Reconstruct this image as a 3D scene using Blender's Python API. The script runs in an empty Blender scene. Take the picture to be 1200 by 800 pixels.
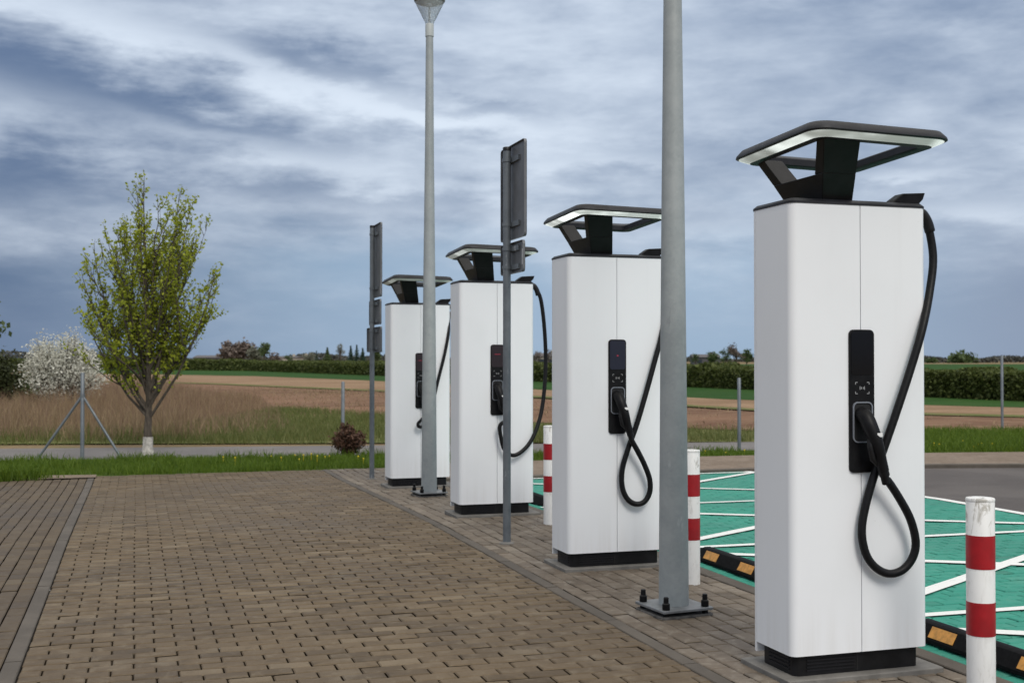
import bpy, math, random
import numpy as np
from mathutils import Vector, Matrix
R = math.radians
scn = bpy.context.scene
COL = scn.collection
random.seed(7); rng = np.random.default_rng(7)

# ------------------------------------------------------------------ camera
FPX = 1390.0            # focal length in pixels of the 1200 px wide photograph
CH = 1.46               # eye height
TH = math.atan(440 / FPX)   # camera yaw against the charger row (row runs along +Y)
CT, ST = math.cos(TH), math.sin(TH)
cam = bpy.data.objects.new('camera', bpy.data.cameras.new('camera'))
COL.objects.link(cam); scn.camera = cam
cam.location = (0, 0, CH)
cam.rotation_euler = (R(90) + math.atan(20 / FPX), 0, -TH)
cam.data.sensor_width = 36.0
cam.data.lens = FPX / 1200 * 36
cam.data.clip_start = 0.05; cam.data.clip_end = 9000
cam.data.dof.use_dof = True
cam.data.dof.focus_distance = 6.6
cam.data.dof.aperture_fstop = 4.5
scn.render.resolution_x = 1024; scn.render.resolution_y = 682

# ------------------------------------------------------------------ node helper
class N:
    """tiny operator wrapper round shader Math nodes"""
    def __init__(s, nt, sock): s.nt = nt; s.s = sock
    @staticmethod
    def m(nt, op, *a):
        n = nt.nodes.new('ShaderNodeMath'); n.operation = op
        for i, v in enumerate(a):
            if isinstance(v, N): nt.links.new(v.s, n.inputs[i])
            else: n.inputs[i].default_value = v
        return N(nt, n.outputs[0])
    def __add__(s, o): return N.m(s.nt, 'ADD', s, o)
    __radd__ = __add__
    def __sub__(s, o): return N.m(s.nt, 'SUBTRACT', s, o)
    def __rsub__(s, o): return N.m(s.nt, 'SUBTRACT', o, s)
    def __mul__(s, o): return N.m(s.nt, 'MULTIPLY', s, o)
    __rmul__ = __mul__
    def __truediv__(s, o): return N.m(s.nt, 'DIVIDE', s, o)
    def f(s, op, *a): return N.m(s.nt, op, s, *a)
    def ss(s, a, b):
        n = s.nt.nodes.new('ShaderNodeMapRange'); n.interpolation_type = 'SMOOTHSTEP'
        s.nt.links.new(s.s, n.inputs[0]); n.inputs[1].default_value = a; n.inputs[2].default_value = b
        return N(s.nt, n.outputs[0])
def mixc(nt, fac, a, b, mode='MIX'):
    n = nt.nodes.new('ShaderNodeMix'); n.data_type = 'RGBA'; n.blend_type = mode; n.clamp_factor = True
    for sock, v in ((n.inputs[0], fac), (n.inputs[6], a), (n.inputs[7], b)):
        if isinstance(v, N): nt.links.new(v.s, sock)
        elif hasattr(v, 'is_linked'): nt.links.new(v, sock)
        elif isinstance(v, (int, float)): sock.default_value = v
        else: sock.default_value = (*v, 1)
    return n.outputs[2]
def noise(nt, vec, scale, detail=4, rough=.5, dist=0.0):
    n = nt.nodes.new('ShaderNodeTexNoise')
    if vec is not None: nt.links.new(vec, n.inputs['Vector'])
    n.inputs['Scale'].default_value = scale; n.inputs['Detail'].default_value = detail
    n.inputs['Roughness'].default_value = rough; n.inputs['Distortion'].default_value = dist
    return N(nt, n.outputs[0])
def vmul(nt, vec, xyz, add=(0, 0, 0)):
    n = nt.nodes.new('ShaderNodeMapping')
    nt.links.new(vec, n.inputs[0]); n.inputs['Scale'].default_value = xyz; n.inputs['Location'].default_value = add
    return n.outputs[0]

# ------------------------------------------------------------------ world: broken storm clouds over a blue-grey horizon
SUN_EL, SUN_AZ = R(42), R(176)      # azimuth clockwise from +Y: behind the camera
w = bpy.data.worlds.new('World'); scn.world = w; w.use_nodes = True
nt = w.node_tree; nt.nodes.clear()
out = nt.nodes.new('ShaderNodeOutputWorld'); bg = nt.nodes.new('ShaderNodeBackground')
nt.links.new(bg.outputs[0], out.inputs[0]); bg.inputs[1].default_value = 0.10
sky = nt.nodes.new('ShaderNodeTexSky'); sky.sky_type = 'NISHITA'; sky.sun_disc = False
sky.sun_elevation = SUN_EL; sky.sun_rotation = SUN_AZ; sky.air_density = 1.5; sky.dust_density = 3.0
tc = nt.nodes.new('ShaderNodeTexCoord'); gen = tc.outputs['Generated']
sx = nt.nodes.new('ShaderNodeSeparateXYZ'); nt.links.new(gen, sx.inputs[0])
dx, dy, dz = (N(nt, sx.outputs[i]) for i in range(3))
az = dx.f('ARCTAN2', dy) - TH
el = dz.f('ARCSINE')
U = az * FPX; V = el * FPX          # sky angles in units of 1/1390 rad
def blob(px, py, rx, ry, amp, rot=0.0):
    u = U - (px - 600); v = V - (420 - py)
    c, s = math.cos(R(rot)), math.sin(R(rot))
    a = (u * c - v * s) / rx; b = (u * s + v * c) / ry
    return ((a * a + b * b) * -1.0).f('EXPONENT') * amp if False else N.m(nt, 'EXPONENT', (a * a + b * b) * -1.0) * amp
warp = nt.nodes.new('ShaderNodeVectorMath'); warp.operation = 'ADD'
st = vmul(nt, gen, (1.0, 1.0, 3.0))
nn = nt.nodes.new('ShaderNodeTexNoise'); nt.links.new(st, nn.inputs['Vector']); nn.inputs['Scale'].default_value = 4.0
nn.inputs['Detail'].default_value = 2
sc_ = nt.nodes.new('ShaderNodeVectorMath'); sc_.operation = 'SCALE'; nt.links.new(nn.outputs[1], sc_.inputs[0]); sc_.inputs[3].default_value = 0.05
nt.links.new(st, warp.inputs[0]); nt.links.new(sc_.outputs[0], warp.inputs[1])
n1 = noise(nt, warp.outputs[0], 5.5, 8, .52, 0)
n2 = noise(nt, vmul(nt, warp.outputs[0], (1, 1, 1.0), (3.1, 1.7, .4)), 14.0, 8, .56, 0)
n3 = noise(nt, vmul(nt, gen, (1, 1, 5.0), (.3, 4.2, 2.0)), 4.0, 4, .5, 0)
n4 = noise(nt, vmul(nt, warp.outputs[0], (1, 1, 1.5), (7.3, .7, 5.4)), 30.0, 6, .6, 0)
# the large banks of this sky, as directions (edges broken up by the noise)
U0, V0 = U, V
U = U0 + (n2 - .5) * 110.0 + (n1 - .5) * 60.0; V = V0 + (n2 - .5) * 46.0 + (n1 - .5) * 30.0 + (n4 - .5) * 16.0
bias = blob(180, 68, 270, 20, .34, 11) + blob(430, 128, 190, 16, .36, 12) + blob(620, 165, 240, 60, .20, 6) + blob(600, 40, 240, 60, .12) + blob(790, 120, 130, 60, .10)
bias = bias + blob(330, 185, 150, 13, .24, 12) + blob(560, 150, 120, 7, .22, 5) + blob(720, 196, 90, 9, .22, 2) + blob(60, 20, 160, 20, .10, 8) + blob(520, 200, 160, 16, .10, 3)
bias = bias + blob(90, 118, 250, 26, -.42, 10) + blob(260, 158, 120, 14, -.24, 14) + blob(30, 225, 190, 34, -.40, 2)
bias = bias + blob(350, 78, 75, 22, -.46, 4) + blob(430, 105, 60, 12, -.24, 10) + blob(545, 132, 60, 10, -.28, 8) + blob(450, 232, 230, 10, -.20, 2)
bias = bias + blob(1100, 70, 230, 90, -.24, 0) + blob(880, 25, 150, 30, -.16) + blob(900, 200, 240, 34, -.26, 2) + blob(1040, 217, 70, 7, .34, -3) + blob(1120, 262, 90, 10, .20) + blob(840, 282, 60, 14, .22) + blob(700, 300, 120, 12, .14)
U, V = U0, V0
f = (n1 - .5) * .55 + (n2 - .5) * .66 + (n4 - .5) * .21 + bias * .74 + .51
fac = f.ss(.02, 1.02)
darkc = mixc(nt, U.ss(-650, 400), (.105, .158, .275), (.195, .262, .390))
cl = mixc(nt, fac, darkc, (.655, .735, .845))
# low air: the banks melt into a smooth blue-grey towards the horizon
hz = mixc(nt, U.ss(-640, -40), (.066, .122, .235), mixc(nt, U.ss(250, 640), (.285, .410, .565), (.205, .265, .385)))
hz2 = mixc(nt, V.ss(0, 130), mixc(nt, .22, hz, (.36, .42, .51)), hz)
low = (V + (n3 - .5) * 190.0 + (n2 - .5) * 70.0).ss(30, 205)
cl2 = mixc(nt, low * .95 + .03, hz2, cl)
# overcast brightening towards the zenith (about three to one), whiter overhead
cl2 = mixc(nt, el.ss(.30, .85), cl2, (.50, .485, .455))
zen = el.ss(.28, 1.25) * 1.9 + 1.0
sc2 = nt.nodes.new('ShaderNodeVectorMath'); sc2.operation = 'SCALE'
nt.links.new(cl2, sc2.inputs[0]); nt.links.new((zen * 10.0).s, sc2.inputs[3])
final = mixc(nt, .94, sky.outputs[0], sc2.outputs[0])
nt.links.new(final, bg.inputs[0])

sun = bpy.data.objects.new('sun', bpy.data.lights.new('sun', 'SUN')); COL.objects.link(sun)
sun.data.energy = 1.5; sun.data.angle = R(22); sun.data.color = (1.0, .955, .88)
sun.rotation_euler = Vector((-math.sin(SUN_AZ) * math.cos(SUN_EL), -math.cos(SUN_AZ) * math.cos(SUN_EL), -math.sin(SUN_EL))).to_track_quat('-Z', 'Y').to_euler()
vs = scn.view_settings
vs.view_transform = 'Standard'; vs.look = 'None'; vs.exposure = 0.2; vs.gamma = 1.0; vs.use_curve_mapping = False

# ------------------------------------------------------------------ pixel -> place (direction from the photo, distance from what it touches)
def gz(Y): return -0.02 * min(max(Y - 10.4, 0.0), 5.0)       # the paving falls away gently past the third charger
def G(px, py, z=None):
    zz = 0.0 if z is None else z
    for _ in range(25):
        d = FPX * (CH - zz) / (py - 420.0); xc = (px - 600) / FPX * d
        X = xc * CT + d * ST; Y = -xc * ST + d * CT
        if z is not None: break
        zz = gz(Y)
    return Vector((X, Y, zz))
def Q(px, py, Y):                                             # on the upright plane at that Y
    t = math.tan(TH + math.atan((px - 600) / FPX)); X = Y * t
    d = X * ST + Y * CT
    return Vector((X, Y, CH + (420.0 - py) / FPX * d))
def D(px, py, d):                                             # at a given distance along the view axis
    xc = (px - 600) / FPX * d
    return Vector((xc * CT + d * ST, -xc * ST + d * CT, CH + (420.0 - py) / FPX * d))
def project(X, Y, Z):
    d = X * ST + Y * CT; xc = X * CT - Y * ST
    return 600 + FPX * xc / d, 420 - FPX * (Z - CH) / d, d

# ------------------------------------------------------------------ mesh builder
class MB:
    def __init__(s): s.v = []; s.f = []
    def add(s, verts, faces):
        o = len(s.v); s.v += [tuple(p) for p in verts]; s.f += [tuple(i + o for i in q) for q in faces]; return s
    def box(s, x0, x1, y0, y1, z0, z1):
        v = [(x, y, z) for z in (z0, z1) for y in (y0, y1) for x in (x0, x1)]
        return s.add(v, [(0, 2, 3, 1), (4, 5, 7, 6), (0, 1, 5, 4), (2, 6, 7, 3), (0, 4, 6, 2), (1, 3, 7, 5)])
    def prism(s, poly, z0, z1):                               # plan polygon (counter-clockwise), vertical extrusion
        n = len(poly); v = [(x, y, z0) for x, y in poly] + [(x, y, z1) for x, y in poly]
        return s.add(v, [tuple(range(n - 1, -1, -1)), tuple(range(n, 2 * n))] + [(i, (i + 1) % n, n + (i + 1) % n, n + i) for i in range(n)])
    def loft(s, rings, cap=True, closed=True):
        n = len(rings[0]); v = [p for r in rings for p in r]; fs = []
        for k in range(len(rings) - 1):
            for i in range(n if closed else n - 1):
                j = (i + 1) % n
                fs.append((k * n + i, k * n + j, (k + 1) * n + j, (k + 1) * n + i))
        if cap: fs += [tuple(range(n - 1, -1, -1)), tuple((len(rings) - 1) * n + i for i in range(n))]
        return s.add(v, fs)
    def lathe(s, prof, n=24, c=(0, 0), cap=True):
        return s.loft([[(c[0] + r * math.cos(2 * math.pi * i / n), c[1] + r * math.sin(2 * math.pi * i / n), z) for i in range(n)] for r, z in prof], cap)
    def tube(s, pts, rad, n=8, cap=True):
        pts = [Vector(p) for p in pts]; m = len(pts)
        rad = rad if isinstance(rad, (list, tuple)) else [rad] * m
        t0 = (pts[1] - pts[0]).normalized()
        up = Vector((0, 0, 1)) if abs(t0.z) < .9 else Vector((1, 0, 0))
        nx = t0.cross(up).normalized(); rings = []; prev = t0
        for i, p in enumerate(pts):
            t = ((pts[min(i + 1, m - 1)] - pts[max(i - 1, 0)])).normalized()
            q = prev.rotation_difference(t); nx = (q @ nx).normalized(); nx = (nx - t * nx.dot(t)).normalized(); prev = t
            b = t.cross(nx)
            rings.append([p + (nx * math.cos(2 * math.pi * k / n) + b * math.sin(2 * math.pi * k / n)) * rad[i] for k in range(n)])
        return s.loft(rings, cap)
    def build(s, name, mat, parent=None, smooth=None, bevel=None, loc=(0, 0, 0)):
        me = bpy.data.meshes.new(name); me.from_pydata(s.v, [], s.f); me.materials.append(mat)
        if smooth is not None:
            me.polygons.foreach_set('use_smooth', [True] * len(me.polygons)); me.set_sharp_from_angle(angle=R(smooth))
        me.update()
        o = bpy.data.objects.new(name, me); COL.objects.link(o); o.location = loc
        if parent: o.parent = parent
        if bevel:
            b = o.modifiers.new('bevel', 'BEVEL'); b.width = bevel; b.segments = 2; b.limit_method = 'ANGLE'; b.angle_limit = R(40)
        return o
def npmesh(name, verts, faces, mat, parent=None, loc=(0, 0, 0), k=4, smooth=False):
    me = bpy.data.meshes.new(name); nv, nf = len(verts), len(faces)
    me.vertices.add(nv); me.vertices.foreach_set('co', np.asarray(verts, np.float32).ravel())
    me.loops.add(nf * k); me.loops.foreach_set('vertex_index', np.asarray(faces, np.int32).ravel())
    me.polygons.add(nf); me.polygons.foreach_set('loop_start', np.arange(0, nf * k, k, dtype=np.int32))
    me.update(calc_edges=True); me.validate()
    if smooth: me.polygons.foreach_set('use_smooth', [True] * nf)
    me.materials.append(mat)
    o = bpy.data.objects.new(name, me); COL.objects.link(o); o.location = loc
    if parent: o.parent = parent
    return o
def empty(name, loc, label, cat, group=None):
    o = bpy.data.objects.new(name, None); COL.objects.link(o); o.location = loc; o.empty_display_size = .2
    tag(o, label, cat, group); return o
def tag(o, label=None, cat=None, group=None, kind=None):
    for k, v in (('label', label), ('category', cat), ('group', group), ('kind', kind)):
        if v: o[k] = v
    return o
def arc(cx, cy, r, a0, a1, n=6):
    return [(cx + r * math.cos(R(a0 + (a1 - a0) * i / n)), cy + r * math.sin(R(a0 + (a1 - a0) * i / n))) for i in range(n + 1)]
def rrect(x0, x1, y0, y1, r, n=5):
    return arc(x0 + r, y0 + r, r, 180, 270, n) + arc(x1 - r, y0 + r, r, 270, 360, n) + arc(x1 - r, y1 - r, r, 0, 90, n) + arc(x0 + r, y1 - r, r, 90, 180, n)
def spline(pts, n=8):
    pts = [Vector(p) for p in pts]; o = []
    for i in range(len(pts) - 1):
        p0, p1, p2, p3 = pts[max(i - 1, 0)], pts[i], pts[i + 1], pts[min(i + 2, len(pts) - 1)]
        for k in range(n):
            t = k / n
            o.append(.5 * ((2 * p1) + (p2 - p0) * t + (2 * p0 - 5 * p1 + 4 * p2 - p3) * t * t + (3 * p1 - p0 - 3 * p2 + p3) * t ** 3))
    o.append(pts[-1]); return o

# ------------------------------------------------------------------ materials
def mat(name, col, rough=.6, metal=0.0, var=.0, vscale=8.0, bump=0.0, bscale=60.0, spec=.5, coat=0.0, setup=None, coords='Object'):
    m = bpy.data.materials.new(name); m.use_nodes = True; t = m.node_tree
    b = t.nodes['Principled BSDF']; b.inputs['Base Color'].default_value = (*col, 1)
    b.inputs['Roughness'].default_value = rough; b.inputs['Metallic'].default_value = metal
    b.inputs['Specular IOR Level'].default_value = spec; b.inputs['Coat Weight'].default_value = coat
    co = t.nodes.new('ShaderNodeTexCoord').outputs[coords]
    if var:
        n = noise(t, co, vscale, 6, .6)
        lo = tuple(c * (1 - var) for c in col); hi = tuple(min(1, c * (1 + var)) for c in col)
        t.links.new(mixc(t, n.ss(.3, .7), lo, hi), b.inputs['Base Color'])
        r = noise(t, co, vscale * 2.3, 4, .6)
        t.links.new((r * .25 + (rough - .12)).s, b.inputs['Roughness'])
    if bump:
        bn = t.nodes.new('ShaderNodeBump'); bn.inputs['Strength'].default_value = bump; bn.inputs['Distance'].default_value = .01
        t.links.new(noise(t, co, bscale, 5, .6).s, bn.inputs['Height']); t.links.new(bn.outputs[0], b.inputs['Normal'])
    if setup: setup(t, b, co)
    return m
def pos(t): return t.nodes.new('ShaderNodeNewGeometry').outputs['Position']

def brick_setup(cols, stain, stain_amt):
    def f(t, b, co):
        g = t.nodes.new('ShaderNodeNewGeometry'); oi = t.nodes.new('ShaderNodeObjectInfo')
        rnd = (N(t, g.outputs['Random Per Island']) + N(t, oi.outputs['Random'])).f('FRACT')
        base = mixc(t, rnd.ss(.0, .6), cols[0], cols[1]); base = mixc(t, rnd.ss(.86, 1.0) * .6, base, cols[2]); base = mixc(t, (1.0 - rnd.ss(.0, .10)) * .3, base, (.06, .045, .032))
        P_ = g.outputs['Position']
        big = noise(t, P_, .55, 5, .6, .4); mid = noise(t, P_, 2.6, 5, .62, .3)
        fine = noise(t, P_, 55, 4, .7); grit = noise(t, P_, 260, 2, .6)
        base = mixc(t, (big.ss(.36, .64)) * .65, base, cols[3])
        base = mixc(t, mid.ss(.52, .75) * stain_amt, base, stain)
        base = mixc(t, (fine - .5).f('ABSOLUTE').ss(.0, .3) * .35, base, cols[3]); blot = noise(t, P_, 11, 5, .65, .6); base = mixc(t, blot.ss(.50, .72) * .5, base, stain); base = mixc(t, (1.0 - blot.ss(.30, .46)) * .45, base, tuple(c * .62 for c in cols[3]))
        base = mixc(t, grit.ss(.35, .75) * .5, mixc(t, .35, base, (.02, .018, .015)), base)
        t.links.new(base, b.inputs['Base Color'])
        t.links.new((.72 - big.ss(.35, .65) * .18 + (rnd * .1)).s, b.inputs['Roughness'])
        bn = t.nodes.new('ShaderNodeBump'); bn.inputs['Strength'].default_value = .55; bn.inputs['Distance'].default_value = .003
        t.links.new((grit * .6 + fine).s, bn.inputs['Height']); t.links.new(bn.outputs[0], b.inputs['Normal'])
    return f
M = {}
M['brick'] = mat('brown paver', (.2, .17, .13), .7, setup=brick_setup([(.112, .080, .048), (.174, .128, .080), (.29, .232, .160), (.098, .068, .039)], (.24, .195, .138), .55), spec=.22)
M['brick_l'] = mat('grey brown paver', (.2, .17, .13), .7, setup=brick_setup([(.180, .145, .110), (.240, .198, .155), (.34, .295, .24), (.125, .095, .068)], (.37, .33, .28), .85), spec=.22)
M['brick_d'] = mat('dark brown paver', (.2, .17, .13), .7, setup=brick_setup([(.098, .071, .046), (.135, .102, .068), (.18, .145, .102), (.080, .057, .036)], (.16, .128, .09), .45), spec=.22)
M['brick_g'] = mat('green painted paver', (.02, .2, .13), .6, setup=brick_setup([(.036, .315, .235), (.048, .345, .260), (.085, .37, .285), (.024, .245, .180)], (.11, .36, .28), .45), spec=.22)
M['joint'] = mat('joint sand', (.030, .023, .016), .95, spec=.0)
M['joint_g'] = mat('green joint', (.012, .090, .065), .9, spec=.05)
def kerb_setup(t, b, co):
    P_ = pos(t); n = noise(t, P_, 3, 6, .6); g = noise(t, P_, 150, 3, .6)
    c = mixc(t, n.ss(.35, .7), (.062, .051, .040), (.100, .084, .067)); c = mixc(t, g.ss(.3, .7) * .4, c, (.09, .08, .07))
    t.links.new(c, b.inputs['Base Color'])
M['kerb'] = mat('concrete kerb', (.2, .19, .17), .85, setup=kerb_setup, bump=.4, bscale=90)
def asphalt_setup(c0, c1):
    def f(t, b, co):
        P_ = pos(t); n = noise(t, P_, .5, 5, .6, .4); g = noise(t, P_, 60, 3, .7); st_ = noise(t, vmul(t, P_, (.3, 3, 1)), 1.2, 4, .6)
        c = mixc(t, n.ss(.35, .68), c0, c1); c = mixc(t, g.ss(.35, .75) * .35, c, tuple(x * 1.5 for x in c1)); c = mixc(t, st_.ss(.55, .8) * .3, c, tuple(x * .6 for x in c0))
        t.links.new(c, b.inputs['Base Color'])
    return f
M['asphalt'] = mat('dark asphalt', (.06, .055, .055), .75, setup=asphalt_setup((.070, .062, .060), (.102, .092, .088)), bump=.5, bscale=180, spec=.15)
M['road'] = mat('worn asphalt', (.2, .19, .19), .85, setup=asphalt_setup((.135, .128, .128), (.175, .166, .164)), bump=.4, bscale=120, spec=.04)
def soil_setup(c0, c1, c2, sc=.25, stretch=(1, 1, 1)):
    def f(t, b, co):
        P_ = pos(t); v = vmul(t, P_, stretch)
        n = noise(t, v, sc, 6, .62, .5); g = noise(t, v, sc * 9, 5, .65); h = noise(t, P_, 14, 3, .65)
        c = mixc(t, n.ss(.36, .66), c0, c1); c = mixc(t, g.ss(.45, .72) * .8, c, c2); c = mixc(t, h.ss(.4, .7) * .4, c, tuple(x * .5 for x in c0))
        t.links.new(c, b.inputs['Base Color'])
    return f
M['ground'] = mat('rough dry meadow', (.2, .15, .09), .95, setup=soil_setup((.17, .125, .078), (.24, .180, .110), (.125, .125, .045), .08), bump=.8, bscale=6, spec=.04)
M['plough'] = mat('bare brown soil', (.2, .14, .09), .95, setup=soil_setup((.135, .078, .052), (.205, .122, .080), (.265, .190, .125), .12, (1, 2.6, 1)), bump=.9, bscale=3, spec=.04)
M['stubble'] = mat('pale stubble', (.3, .22, .14), .95, setup=soil_setup((.215, .140, .090), (.31, .215, .140), (.165, .118, .062), .11, (1, 3, 1)), bump=.6, bscale=4, spec=.04)
M['crop'] = mat('green winter crop', (.04, .1, .02), .9, setup=soil_setup((.022, .062, .014), (.032, .080, .018), (.055, .085, .028), .07, (1, 2, 1)), bump=.6, bscale=5, spec=.04)
M['meadow'] = mat('thin meadow grass', (.1, .12, .04), .95, setup=soil_setup((.095, .118, .040), (.135, .140, .055), (.200, .160, .090), .3), bump=.7, bscale=8, spec=.04)
M['verge_soil'] = mat('verge turf', (.05, .08, .02), .95, setup=soil_setup((.050, .078, .018), (.066, .100, .022), (.10, .088, .045), .8), bump=.7, bscale=20, spec=.04)
M['far_pav'] = mat('brown far paving', (.2, .16, .13), .85, setup=soil_setup((.175, .138, .108), (.215, .172, .138), (.24, .20, .165), 1.2), bump=.3, bscale=40, spec=.04)

def shell_setup(t, b, co):     # white painted sheet metal with faint run-off streaks and dust
    P_ = pos(t)
    v = vmul(t, P_, (9, 9, .35)); s1 = noise(t, v, 2.2, 6, .62); s2 = noise(t, P_, 1.6, 4, .55); s3 = noise(t, P_, 38, 3, .7)
    c = mixc(t, s1.ss(.52, .78) * .13, (.83, .85, .878), (.70, .71, .72))
    c = mixc(t, s2.ss(.45, .75) * .25, c, (.72, .74, .76)); c = mixc(t, s3.ss(.70, .80) * .25, c, (.5, .48, .45))
    z = t.nodes.new('ShaderNodeSeparateXYZ'); t.links.new(P_, z.inputs[0])
    low = (1.0 - N(t, z.outputs[2]).ss(.06, .42)) * s1.ss(.35, .7)
    c = mixc(t, low * .2, c, (.52, .49, .44))
    t.links.new(c, b.inputs['Base Color']); t.links.new((s2 * .2 + .28).s, b.inputs['Roughness'])
M['shell'] = mat('white powder coat', (.8, .81, .82), .38, setup=shell_setup)
M['black'] = mat('black satin plastic', (.008, .008, .009), .42, var=.35, vscale=14, spec=.28)
M['blackm'] = mat('black matt trim', (.007, .007, .008), .45, var=.35, vscale=18, spec=.16)
M['canopy'] = mat('anthracite canopy', (.014, .015, .019), .5, var=.3, vscale=10, spec=.3)
M['dark_gap'] = mat('dark core', (.02, .02, .02), .9)
M['gloss'] = mat('black glass', (.004, .004, .005), .12, spec=.3)
M['rubber'] = mat('black rubber', (.007, .007, .008), .45, var=.3, vscale=40, spec=.2)
M['stop'] = mat('dull black rubber', (.007, .007, .008), .8, var=.3, vscale=40, spec=.1)
M['hole'] = mat('holster cavity', (.006, .006, .007), .7)
M['rim'] = mat('grey rim', (.24, .26, .30), .4, metal=.3)
M['label'] = mat('white sticker', (.75, .75, .75), .5)
M['vent'] = mat('vent slats', (.011, .011, .013), .5, spec=.25)
def emis(name, col, s, base=(.6, .62, .6)):
    def f(t, b, co):
        b.inputs['Emission Color'].default_value = (*col, 1); b.inputs['Emission Strength'].default_value = s
    return mat(name, base, .35, setup=f)
M['nfc'] = emis('reader mark', (.75, .8, .85), .06, (.25, .25, .25))
M['red_icon'] = emis('red screen mark', (1, .06, .16), .18, (.05, .01, .01))
M['screen_blue'] = emis('dim blue screen', (.05, .09, .30), .035, (.008, .008, .012))
M['screen_red'] = emis('dim red screen', (.30, .03, .09), .022, (.008, .008, .010))
def galv_setup(c0, c1):
    def f(t, b, co):
        P_ = pos(t); n = noise(t, P_, 5, 5, .6); v = t.nodes.new('ShaderNodeTexVoronoi'); t.links.new(P_, v.inputs[0]); v.inputs['Scale'].default_value = 55
        s = noise(t, vmul(t, P_, (1, 1, .25)), 16, 5, .65)
        c = mixc(t, n.ss(.35, .65), c0, c1); c = mixc(t, N(t, v.outputs['Color']) * .22, c, tuple(x * 1.3 for x in c1))
        c = mixc(t, s.ss(.62, .72) * .6, c, (.50, .52, .53)); c = mixc(t, (1.0 - s.ss(.26, .36)) * .4, c, tuple(x * .6 for x in c0))
        t.links.new(c, b.inputs['Base Color'])
    return f
M['galv'] = mat('galvanised grey pole', (.2, .22, .23), .55, metal=.1, setup=galv_setup((.27, .298, .305), (.325, .350, .355)))
M['galvd'] = mat('galvanised dark post', (.1, .12, .14), .5, metal=.35, setup=galv_setup((.125, .142, .160), (.175, .195, .212)))
M['signback'] = mat('grey sign back', (.15, .155, .165), .5, metal=.3, var=.15, vscale=6)
M['grout'] = mat('dark grout', (.09, .085, .08), .9, var=.5, vscale=20, bump=.5)
M['slab'] = mat('grey plinth slab', (.155, .147, .135), .75, var=.25, vscale=6, bump=.3, bscale=50)
M['steel'] = mat('steel plate', (.2, .21, .22), .5, metal=.4, var=.25, vscale=12)
def bollard_setup(t, b, co):
    P_ = pos(t); s = noise(t, vmul(t, P_, (1, 1, .35)), 26, 7, .7, .8); g = noise(t, P_, 7, 4, .6); z = t.nodes.new('ShaderNodeSeparateXYZ'); t.links.new(P_, z.inputs[0])
    top = N(t, z.outputs[2]).ss(.66, .78)
    c = mixc(t, s.ss(.50, .60) * (top * .75 + g.ss(.45, .7) * .35 + .10), (.74, .74, .73), (.36, .345, .31))
    c = mixc(t, g.ss(.4, .8) * .25, c, (.60, .59, .56)); t.links.new(c, b.inputs['Base Color'])
M['bollard'] = mat('white painted steel', (.75, .75, .74), .5, setup=bollard_setup)
M['red'] = mat('red reflective band', (.31, .005, .010), .45, var=.18, vscale=9)
M['amber'] = mat('amber reflector', (.58, .27, .05), .4, var=.25, vscale=30, bump=.3, bscale=300)
def paint_setup(t, b, co):
    P_ = pos(t); n = noise(t, P_, 9, 6, .65); g = noise(t, P_, 60, 4, .7)
    c = mixc(t, n.ss(.55, .75) * .4, (.68, .69, .68), (.46, .53, .50)); c = mixc(t, g.ss(.58, .70) * .55, c, (.14, .30, .24)); t.links.new(c, b.inputs['Base Color'])
M['paint'] = mat('white road paint', (.75, .75, .74), .7, setup=paint_setup)
def leaf_mat(name, c0, c1, trans=.35):
    m = bpy.data.materials.new(name); m.use_nodes = True; t = m.node_tree; b = t.nodes['Principled BSDF']
    g = t.nodes.new('ShaderNodeNewGeometry'); r = N(t, g.outputs['Random Per Island'])
    c = mixc(t, r, c0, c1); t.links.new(c, b.inputs['Base Color']); b.inputs['Roughness'].default_value = .6; b.inputs['Specular IOR Level'].default_value = .25
    tr = t.nodes.new('ShaderNodeBsdfTranslucent'); t.links.new(c, tr.inputs[0])
    mx = t.nodes.new('ShaderNodeMixShader'); mx.inputs[0].default_value = trans
    t.links.new(b.outputs[0], mx.inputs[1]); t.links.new(tr.outputs[0], mx.inputs[2]); t.links.new(mx.outputs[0], t.nodes['Material Output'].inputs[0])
    return m
M['leaf'] = leaf_mat('spring leaf', (.195, .250, .018), (.42, .46, .050), .5)
M['blossom'] = leaf_mat('white blossom', (.46, .46, .40), (.70, .70, .62), .25)
M['leaf_dark'] = leaf_mat('dark evergreen', (.026, .034, .012), (.050, .060, .020), .15)
M['leaf_hedge'] = leaf_mat('hedge leaf', (.050, .070, .016), (.105, .125, .032), .25)
M['leaf_mid'] = leaf_mat('mid green leaf', (.055, .085, .030), (.095, .130, .050), .25)
M['leaf_bare'] = leaf_mat('bare twigs', (.115, .090, .075), (.160, .125, .105), .1)
M['leaf_pale'] = leaf_mat('pale bud', (.150, .160, .120), (.200, .205, .155), .25)
M['leaf_far'] = leaf_mat('far mixed wood', (.055, .058, .050), (.085, .085, .072), .1)
M['leaf_red'] = leaf_mat('maroon leaf', (.060, .030, .020), (.120, .065, .042), .2)
M['leaf_fir'] = leaf_mat('fir needles', (.020, .045, .030), (.040, .070, .045), .1)
M['dry'] = leaf_mat('dry straw', (.175, .122, .072), (.34, .255, .150), .25)
M['dryred'] = leaf_mat('reddish dry stems', (.160, .098, .068), (.245, .165, .115), .2)
M['grass'] = leaf_mat('lawn blade', (.060, .112, .010), (.120, .180, .020), .35)
M['grass2'] = leaf_mat('meadow blade', (.085, .115, .028), (.165, .165, .060), .3)
M['yellow'] = leaf_mat('yellow flower', (.62, .46, .02), (.75, .58, .03), .2)
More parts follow.
